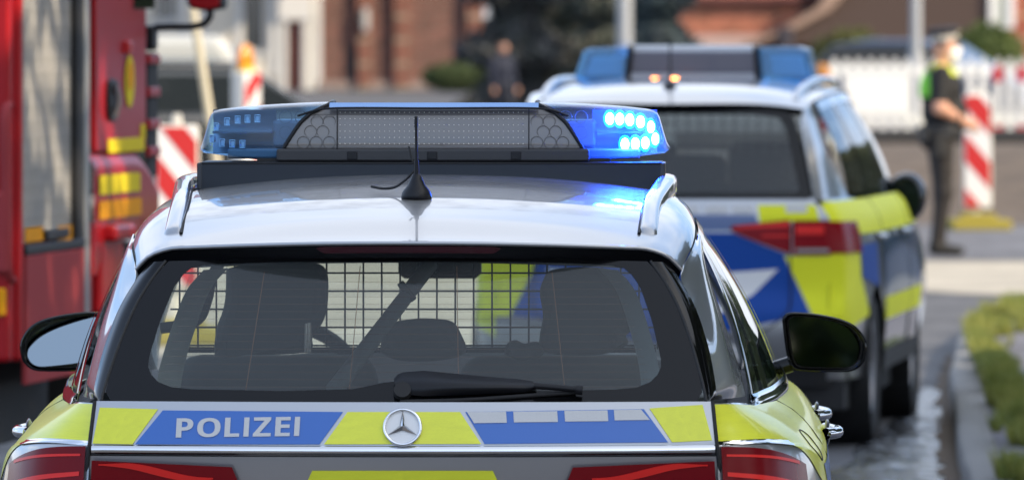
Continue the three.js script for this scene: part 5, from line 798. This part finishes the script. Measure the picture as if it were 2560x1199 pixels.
const leafM = mat([1, 1, 1], 0.75, 0, { vertexColors: true, transmission: 0.25, thickness: 0 }), barkM = mat([0.07, 0.055, 0.042], 0.95, 0, { bumpMap: dirtTex, bumpScale: 0.03 });
function clumps(seed, n, R, y0, y1, ry = 1) { const r = rng(seed), cs = []; for (let i = 0; i < n; i++) { const t = r(), a = r() * 6.283, q = Math.sqrt(r()) * R * (0.35 + 0.65 * Math.sin(Math.PI * clamp(0.15 + t * 0.8))); cs.push([Math.cos(a) * q, lerp(y0, y1, t), Math.sin(a) * q, lerp(0.22, 0.4, r()) * R]); }
  return rr => { const c = cs[Math.floor(rr() * n)], d = V(rr() - 0.5, rr() - 0.5, rr() - 0.5).normalize().multiplyScalar(c[3] * Math.pow(rr(), 0.45)); return V(c[0] + d.x, c[1] + d.y * ry, c[2] + d.z); }; }
function deciduous(label, x, d, h, R, seed, c0, c1, group) {
  const t = thing('street_tree', label, 'tree', [x, groundH(x, d), -d], 0, group), r = rng(seed), crown0 = h * 0.26;
  part('crown', foliage(26000, R, clumps(seed, 52, R, crown0, h - R * 0.3, 0.8), 0.16, c0, c1, seed), leafM, t);
  part('trunk', rod(V(0, 0, 0), V(0.1, h * 0.55, 0), 0.24, 0.13, 14), barkM, t);
  for (let i = 0; i < 6; i++) { const a = r() * 6.28, y = h * lerp(0.25, 0.5, r()); part('limb', rod(V(0.05, y, 0), V(Math.cos(a) * R * 0.7, y + h * 0.25, Math.sin(a) * R * 0.7), 0.08, 0.025, 8), barkM, t); }
}
function conifer(label, x, d, h, R, seed, c0, c1, group, size = 0.14, n = 12000) {
  const t = thing('conifer', label, 'tree', [x, groundH(x, d), -d], 0, group);
  part('crown', foliage(n, R, r => { const v = Math.pow(r(), 1.3), y = lerp(0.15, h, v), lay = 0.72 + 0.28 * Math.sin(y * 5.5 + seed), rr = R * (1 - v * 0.97) * lay * Math.pow(r(), 0.35), a = r() * 6.283; return V(Math.cos(a) * rr * (1 + 0.18 * Math.sin(a * 5 + y * 2)), y - rr * 0.2, Math.sin(a) * rr); }, size, c0, c1, seed), leafM, t);
  part('trunk', rod(V(0, 0, 0), V(0, h * 0.95, 0), 0.18, 0.03, 10), barkM, t);
}
{ const X = (px, d) => (px - 1280) / FPX * d;
  const cd0 = [0.05, 0.06, 0.055], cd1 = [0.2, 0.22, 0.18];
  for (let i = 0; i < 6; i++) { const h = thing('hedge', 'tall clipped hedge section along the right side', 'hedge', [11.2 + (i % 2) * 0.3, 0, -(60 + i * 8)], 0, 'hedge sections along the right side'); part('leaves', foliage(9000, 2, r => V((r() - 0.5) * 1.6, 0.1 + r() * 3.3, (r() - 0.5) * 8), 0.13, [0.03, 0.05, 0.012], [0.1, 0.13, 0.03], 90 + i), leafM, h); part('stem', rod(V(0, 0, 0), V(0, 2.6, 0), 0.1, 0.04), barkM, h); }
  conifer('dark conifer left of the lamp post, right beside the brick house', X(1290, 190), 190, 9, 1.35, 31, [0.02, 0.022, 0.024], [0.09, 0.095, 0.09], 'dark conifers between the houses');
  conifer('middle dark conifer between brick house and lamp post', X(1420, 196), 196, 10, 1.5, 32, cd0, [0.2, 0.22, 0.17], 'dark conifers between the houses');
  conifer('dark bluish conifer just behind the grey lamp post', X(1530, 192), 192, 9, 1.3, 33, cd0, cd1, 'dark conifers between the houses');
  conifer('dark blue green conifer right of the grey lamp post', X(1645, 188), 188, 8, 0.95, 34, [0.018, 0.032, 0.045], [0.07, 0.11, 0.12], 'dark conifers between the houses');
  const shrub = (label, px, d, w, h, seed, c0, c1, base, flat = 0.55) => { const t = thing('shrub', label, 'shrub', [X(px, d), base ?? groundH(X(px, d), d), -d], 0, 'rounded green shrubs'); part('leaves', foliage(7000, w, r => { const a = r() * 6.283, b = Math.acos(2 * r() - 1), q = Math.pow(r(), 0.25), k = 1 + 0.1 * Math.sin(a * 4 + seed) * Math.sin(b * 5); return V(Math.cos(a) * Math.sin(b) * w * q * k, h * flat + Math.cos(b) * h * (1 - flat) * q * k * (Math.cos(b) < 0 ? flat / (1 - flat) : 1), Math.sin(a) * Math.sin(b) * w * 0.7 * q); }, 0.05, c0, c1, seed), leafM, t); part('stem', [...Array(6)].map((_, i) => rod(V(0, 0, 0), V(Math.cos(i) * w * 0.5, h * 0.6, Math.sin(i) * w * 0.4), 0.03, 0.012, 6)), barkM, t); };
  shrub('low green shrub at the foot of the brick house', 1140, 232, 0.85, 0.72, 41, [0.03, 0.06, 0.015], [0.1, 0.14, 0.04]);
  shrub('broad rounded yellow green shrub beside the farther roof bar', 2130, 160, 0.78, 1.6, 42, [0.05, 0.055, 0.008], [0.16, 0.17, 0.03], 0.15);
  shrub('bright green rounded shrub behind the parked grey car at right', 2470, 160, 0.68, 1.7, 43, [0.05, 0.08, 0.012], [0.14, 0.2, 0.035], 0.15);
  shrub('small dark shrub right of the walking person in blue', 1345, 170, 0.55, 0.5, 44, [0.025, 0.045, 0.012], [0.07, 0.1, 0.03]);
  shrub('low dark hedge bush under the conifers left of the roof bar', 1420, 172, 0.5, 0.8, 45, [0.025, 0.045, 0.012], [0.07, 0.1, 0.03]);
  const lg0 = [0.03, 0.05, 0.012], lg1 = [0.1, 0.14, 0.035];
  [[9.6, 8, 9.5, 3.6], [10.2, 17, 10, 3.8], [9.8, 24.5, 12.3, 4], [9.6, 31.5, 12.3, 4], [9.7, 39.5, 9, 3.4], [10.5, 0, 9.5, 3.6]].forEach(([x, d, h, R], i) => deciduous('leafy street tree standing on the right beside the pavement', x, d, h, R, 60 + i, lg0, lg1, 'street trees on the right beside the pavement'));
  [[15, -24, 10, 3.6]].forEach(([x, d, h, R], i) => deciduous('leafy street tree standing on the right beside the pavement', x, d, h, R, 70 + i, lg0, lg1, 'street trees on the right beside the pavement'));
}
// ---------------------------------------------------------------- people
function sdf(res, lo, hi, f) { // mesh of f = 0 in a box
  const mc = new MarchingCubes(res, new THREE.MeshBasicMaterial(), false, false, 400000), c = lo.clone().add(hi).multiplyScalar(0.5), h = hi.clone().sub(lo).multiplyScalar(0.5), H = res / 2, p = V(0, 0, 0);
  for (let k = 0; k < res; k++) for (let j = 0; j < res; j++) for (let i = 0; i < res; i++) mc.field[i + j * res + k * res * res] = -f(p.set(c.x + (i - H) / H * h.x, c.y + (j - H) / H * h.y, c.z + (k - H) / H * h.z));
  mc.isolation = 0; mc.update();
  const n = mc.count, a = new Float32Array(n * 3); for (let i = 0; i < n; i++) { a[i * 3] = c.x + mc.positionArray[i * 3] * h.x; a[i * 3 + 1] = c.y + mc.positionArray[i * 3 + 1] * h.y; a[i * 3 + 2] = c.z + mc.positionArray[i * 3 + 2] * h.z; }
  let g = new THREE.BufferGeometry(); g.setAttribute('position', new THREE.BufferAttribute(a, 3)); g = mergeVertices(g, 1e-5); g.computeVertexNormals(); return g;
}
const smin = (a, b, k) => { const h = clamp(0.5 + 0.5 * (b - a) / k); return lerp(b, a, h) - k * h * (1 - h); };
const capsule = (p, a, b, ra, rb) => { const bx = b[0] - a[0], by = b[1] - a[1], bz = b[2] - a[2], t = clamp(((p.x - a[0]) * bx + (p.y - a[1]) * by + (p.z - a[2]) * bz) / (bx * bx + by * by + bz * bz)); return Math.hypot(p.x - a[0] - bx * t, p.y - a[1] - by * t, p.z - a[2] - bz * t) - lerp(ra, rb, t); };
const ell = (p, c, r) => { const x = (p.x - c[0]) / r[0], y = (p.y - c[1]) / r[1], z = (p.z - c[2]) / r[2], l = Math.hypot(x, y, z); return (l - 1) * Math.min(...r); };
function figure(bones, ells, k = 0.035) { return p => { let d = 9; for (const [a, b, ra, rb] of bones) d = smin(d, capsule(p, a, b, ra, rb), k); for (const [c, r] of ells) d = smin(d, ell(p, c, r), k); return d; }; }
function paintBy(g, fn) { const p = g.attributes.position, c = new Float32Array(p.count * 3), q = V(0, 0, 0); for (let i = 0; i < p.count; i++) c.set(fn(q.fromBufferAttribute(p, i)), i * 3); g.setAttribute('color', new THREE.BufferAttribute(c, 3)); return g; }
const skinC = [0.58, 0.31, 0.21], bodyM = mat([1, 1, 1], 0.75, 0, { vertexColors: true }), skinM = mat(skinC, 0.55);
{
  // officer: faces right (+x), hands joined before the belly
  const d = 74.6, x = (2352 - 1280) / FPX * d, o = thing('person', 'standing officer in dark uniform and cap with yellow shoulders and white face mask', 'person', [x, 0.004, -d], 0.12);
  const bones = [], ells = [[[0.0, 0.97, 0], [0.135, 0.13, 0.175]], [[0.035, 1.13, 0], [0.165, 0.16, 0.18]], [[0.005, 1.33, 0], [0.15, 0.17, 0.2]], [[0.035, 1.655, 0], [0.098, 0.125, 0.078]], [[0.085, 1.61, 0], [0.05, 0.07, 0.055]], [[-0.09, 0.93, 0], [0.08, 0.1, 0.14]]];
  bones.push([[-0.01, 1.45, 0], [0.025, 1.58, 0], 0.062, 0.056], [[-0.02, 1.43, -0.16], [-0.02, 1.43, 0.16], 0.07, 0.07]);
  for (const s of [-1, 1]) {
    bones.push([[0, 0.93, s * 0.09], [0.02 - s * 0.01, 0.5, s * 0.105], 0.098, 0.068], [[0.02 - s * 0.01, 0.5, s * 0.105], [-0.02 + s * -0.03, 0.1, s * 0.11], 0.07, 0.05]);
    bones.push([[-0.04 - s * 0.03, 0.06, s * 0.11], [0.15 - s * 0.03, 0.035, s * 0.13], 0.048, 0.036]);
    bones.push([[-0.02, 1.43, s * 0.19], [-0.045, 1.17, s * 0.265], 0.066, 0.054], [[-0.045, 1.17, s * 0.265], [0.215, 1.035, s * 0.09], 0.053, 0.034]);
    bones.push([[0.215, 1.035, s * 0.09], [0.265, 1.015, s * 0.035], 0.034, 0.032]);
    ells.push([[0.04, 1.645, s * 0.08], [0.018, 0.032, 0.012]]);
  }
  ells.push([[0.135, 1.635, 0], [0.02, 0.028, 0.014]]);
  const f = figure(bones, ells), g = sdf(120, V(-0.32, -0.02, -0.38), V(0.38, 1.82, 0.38), f);
  const fingers = []; for (const s of [-1, 1]) { for (let i = 0; i < 4; i++) { const y = 1.035 - i * 0.017, l = [0.9, 1, 0.95, 0.75][i]; fingers.push(tube([V(0.272, y, s * 0.05), V(0.292 + 0.006 * l, y - 0.004, s * 0.018), V(0.288, y - 0.01, -s * 0.022 * l), V(0.272, y - 0.012, -s * 0.048 * l)], 0.0085, 10, 6)); } fingers.push(tube([V(0.235, 1.06, s * 0.07), V(0.262, 1.072, s * 0.045), V(0.28, 1.068, s * 0.012)], 0.01, 8, 6)); }
  const dark = [0.006, 0.006, 0.007], trousers = [0.015, 0.012, 0.011], shoe = [0.01, 0.01, 0.01];
  const fg = merge(fingers); const all = merge([g, fg]); all.computeVertexNormals();
  paintBy(all, p => p.y < 0.1 ? shoe : p.y < 0.98 && p.x < 0.2 ? trousers : p.y > 1.5 ? (p.y > 1.66 && p.x < 0.045 ? [0.05, 0.045, 0.04] : skinC) : (p.y < 1.235 && (p.x > 0.14 || (Math.abs(p.z) > 0.205 && p.y < 1.22))) || p.x > 0.2 ? skinC : p.y < 0.98 ? trousers : dark);
  part('body', all, bodyM, o);
  // vest, its yellow shoulders and the green back panel
  const vf = figure([[[-0.02, 1.43, -0.13], [-0.02, 1.43, 0.13], 0.082, 0.082]], [[[0.035, 1.13, 0], [0.185, 0.175, 0.195]], [[0.005, 1.31, 0], [0.172, 0.2, 0.205]]]), vest = sdf(72, V(-0.28, 0.98, -0.3), V(0.28, 1.6, 0.3), p => Math.max(vf(p), 1.03 - p.y, Math.abs(p.z) - 0.205));
  paintBy(vest, p => p.y > 1.425 && p.x > -0.09 ? [0.55, 0.62, 0.03] : p.x < -0.11 && p.y > 1.25 ? [0.2, 0.62, 0.05] : [0.007, 0.007, 0.008]);
  part('vest', vest, bodyM, o);
  part('sleeve_badge', new THREE.CylinderGeometry(0.035, 0.035, 0.006, 20).rotateX(Math.PI / 2).translate(-0.03, 1.36, 0.258), mat([0.4, 0.3, 0.3], 0.6), o);
  part('belt', new THREE.TorusGeometry(0.165, 0.024, 10, 40).rotateX(Math.PI / 2).scale(1, 1.3, 1.12).translate(0.008, 1.0, 0), M.plastic, o);
  part('pouch', box(-0.02, 0.93, 0.17, 0.08, 1.04, 0.23, 0.02), M.plastic, o); part('pouch', box(-0.17, 0.9, 0.08, -0.1, 1.04, 0.16, 0.02), M.plastic, o);
  part('holster', box(-0.08, 0.78, 0.17, 0.03, 0.98, 0.225, 0.02), M.rubber, o);
  const cap = sub('cap', o); part('cap_crown', new THREE.LatheGeometry([[0, 0.1], [0.08, 0.098], [0.13, 0.082], [0.135, 0.07], [0.1, 0.035], [0.1, 0]].map(p => new THREE.Vector2(...p)), 36).scale(1.05, 1, 0.92).rotateZ(0.1).translate(0.03, 1.705, 0), mat([0.02, 0.02, 0.026], 0.7), cap);
  part('cap_band', new THREE.CylinderGeometry(0.103, 0.103, 0.035, 32, 1, true).scale(1.05, 1, 0.92).rotateZ(0.1).translate(0.03, 1.717, 0), mat([0.5, 0.47, 0.42], 0.6), cap);
  part('cap_peak', new THREE.SphereGeometry(0.075, 24, 8, 0, Math.PI * 2, 0, Math.PI / 2).scale(1, 0.18, 1.1).rotateZ(-0.45).translate(0.125, 1.7, 0), M.gloss, cap);
  part('cap_badge', new THREE.SphereGeometry(0.022, 16, 10).scale(0.5, 1.2, 1).translate(0.145, 1.76, 0), mat([0.7, 0.6, 0.4], 0.3, 0.6), cap);
  const mk = sdf(40, V(-0.02, 1.48, -0.12), V(0.22, 1.7, 0.12), p => Math.max(smin(ell(p, [0.088, 1.6, 0], [0.068, 0.085, 0.075]), ell(p, [0.135, 1.62, 0], [0.032, 0.045, 0.03]), 0.03), p.y - 1.648, 1.53 - p.y, 0.055 - p.x)); part('face_mask', mk, mat([0.78, 0.78, 0.76], 0.8), o);
  for (const s of [-1, 1]) { part('eye', new THREE.SphereGeometry(0.011, 12, 8).translate(0.122, 1.667, s * 0.03), mat([0.05, 0.04, 0.035], 0.2), o); part('mask_loop', tube([V(0.07, 1.63, s * 0.074), V(0.05, 1.65, s * 0.084), V(0.035, 1.66, s * 0.088)], 0.002, 6, 4), M.white, o); }
}
{
  const d = 172, k = d / FPX, x = (1256 - 1280) * k, o = thing('person', 'person in dark blue clothes walking far off before the conifers', 'person', [x, groundH(x, d), -d], 0.5);
  const bones = [[[0, 1.4, 0], [0, 1.5, 0.02], 0.055, 0.05], [[-0.16, 1.36, 0], [0.16, 1.36, 0], 0.075, 0.075]], ells = [[[0, 0.95, 0], [0.19, 0.14, 0.13]], [[0, 1.2, 0], [0.2, 0.26, 0.14]], [[0, 1.6, 0.03], [0.08, 0.11, 0.095]], [[0, 1.59, 0.12], [0.014, 0.022, 0.02]]];
  for (const s of [-1, 1]) { bones.push([[s * 0.09, 0.92, 0], [s * 0.09, 0.5, s * 0.12 + 0.05], 0.1, 0.07], [[s * 0.09, 0.5, s * 0.12 + 0.05], [s * 0.09, 0.1, s * 0.18], 0.068, 0.048], [[s * 0.09, 0.06, s * 0.18 - 0.04], [s * 0.1, 0.04, s * 0.18 + 0.15], 0.045, 0.035], [[s * 0.2, 1.36, 0], [s * 0.25, 1.1, -0.04 * s], 0.066, 0.052], [[s * 0.25, 1.1, -0.04 * s], [s * 0.24, 0.86, 0.12], 0.05, 0.034], [[s * 0.24, 0.86, 0.12], [s * 0.235, 0.78, 0.14], 0.035, 0.022]); ells.push([[s * 0.082, 1.59, 0.01], [0.01, 0.03, 0.02]]); }
  const g = sdf(84, V(-0.42, -0.02, -0.4), V(0.42, 1.75, 0.42), figure(bones, ells)); paintBy(g, p => p.y < 0.1 ? [0.02, 0.02, 0.02] : p.y < 0.95 && Math.abs(p.x) < 0.2 ? [0.003, 0.006, 0.018] : p.y > 1.5 ? (p.z < 0.03 || p.y > 1.66 ? [0.07, 0.05, 0.04] : skinC) : p.y < 0.88 ? skinC : [0.003, 0.007, 0.024]); part('body', g, bodyM, o);
}
renderer.render(scene, camera);
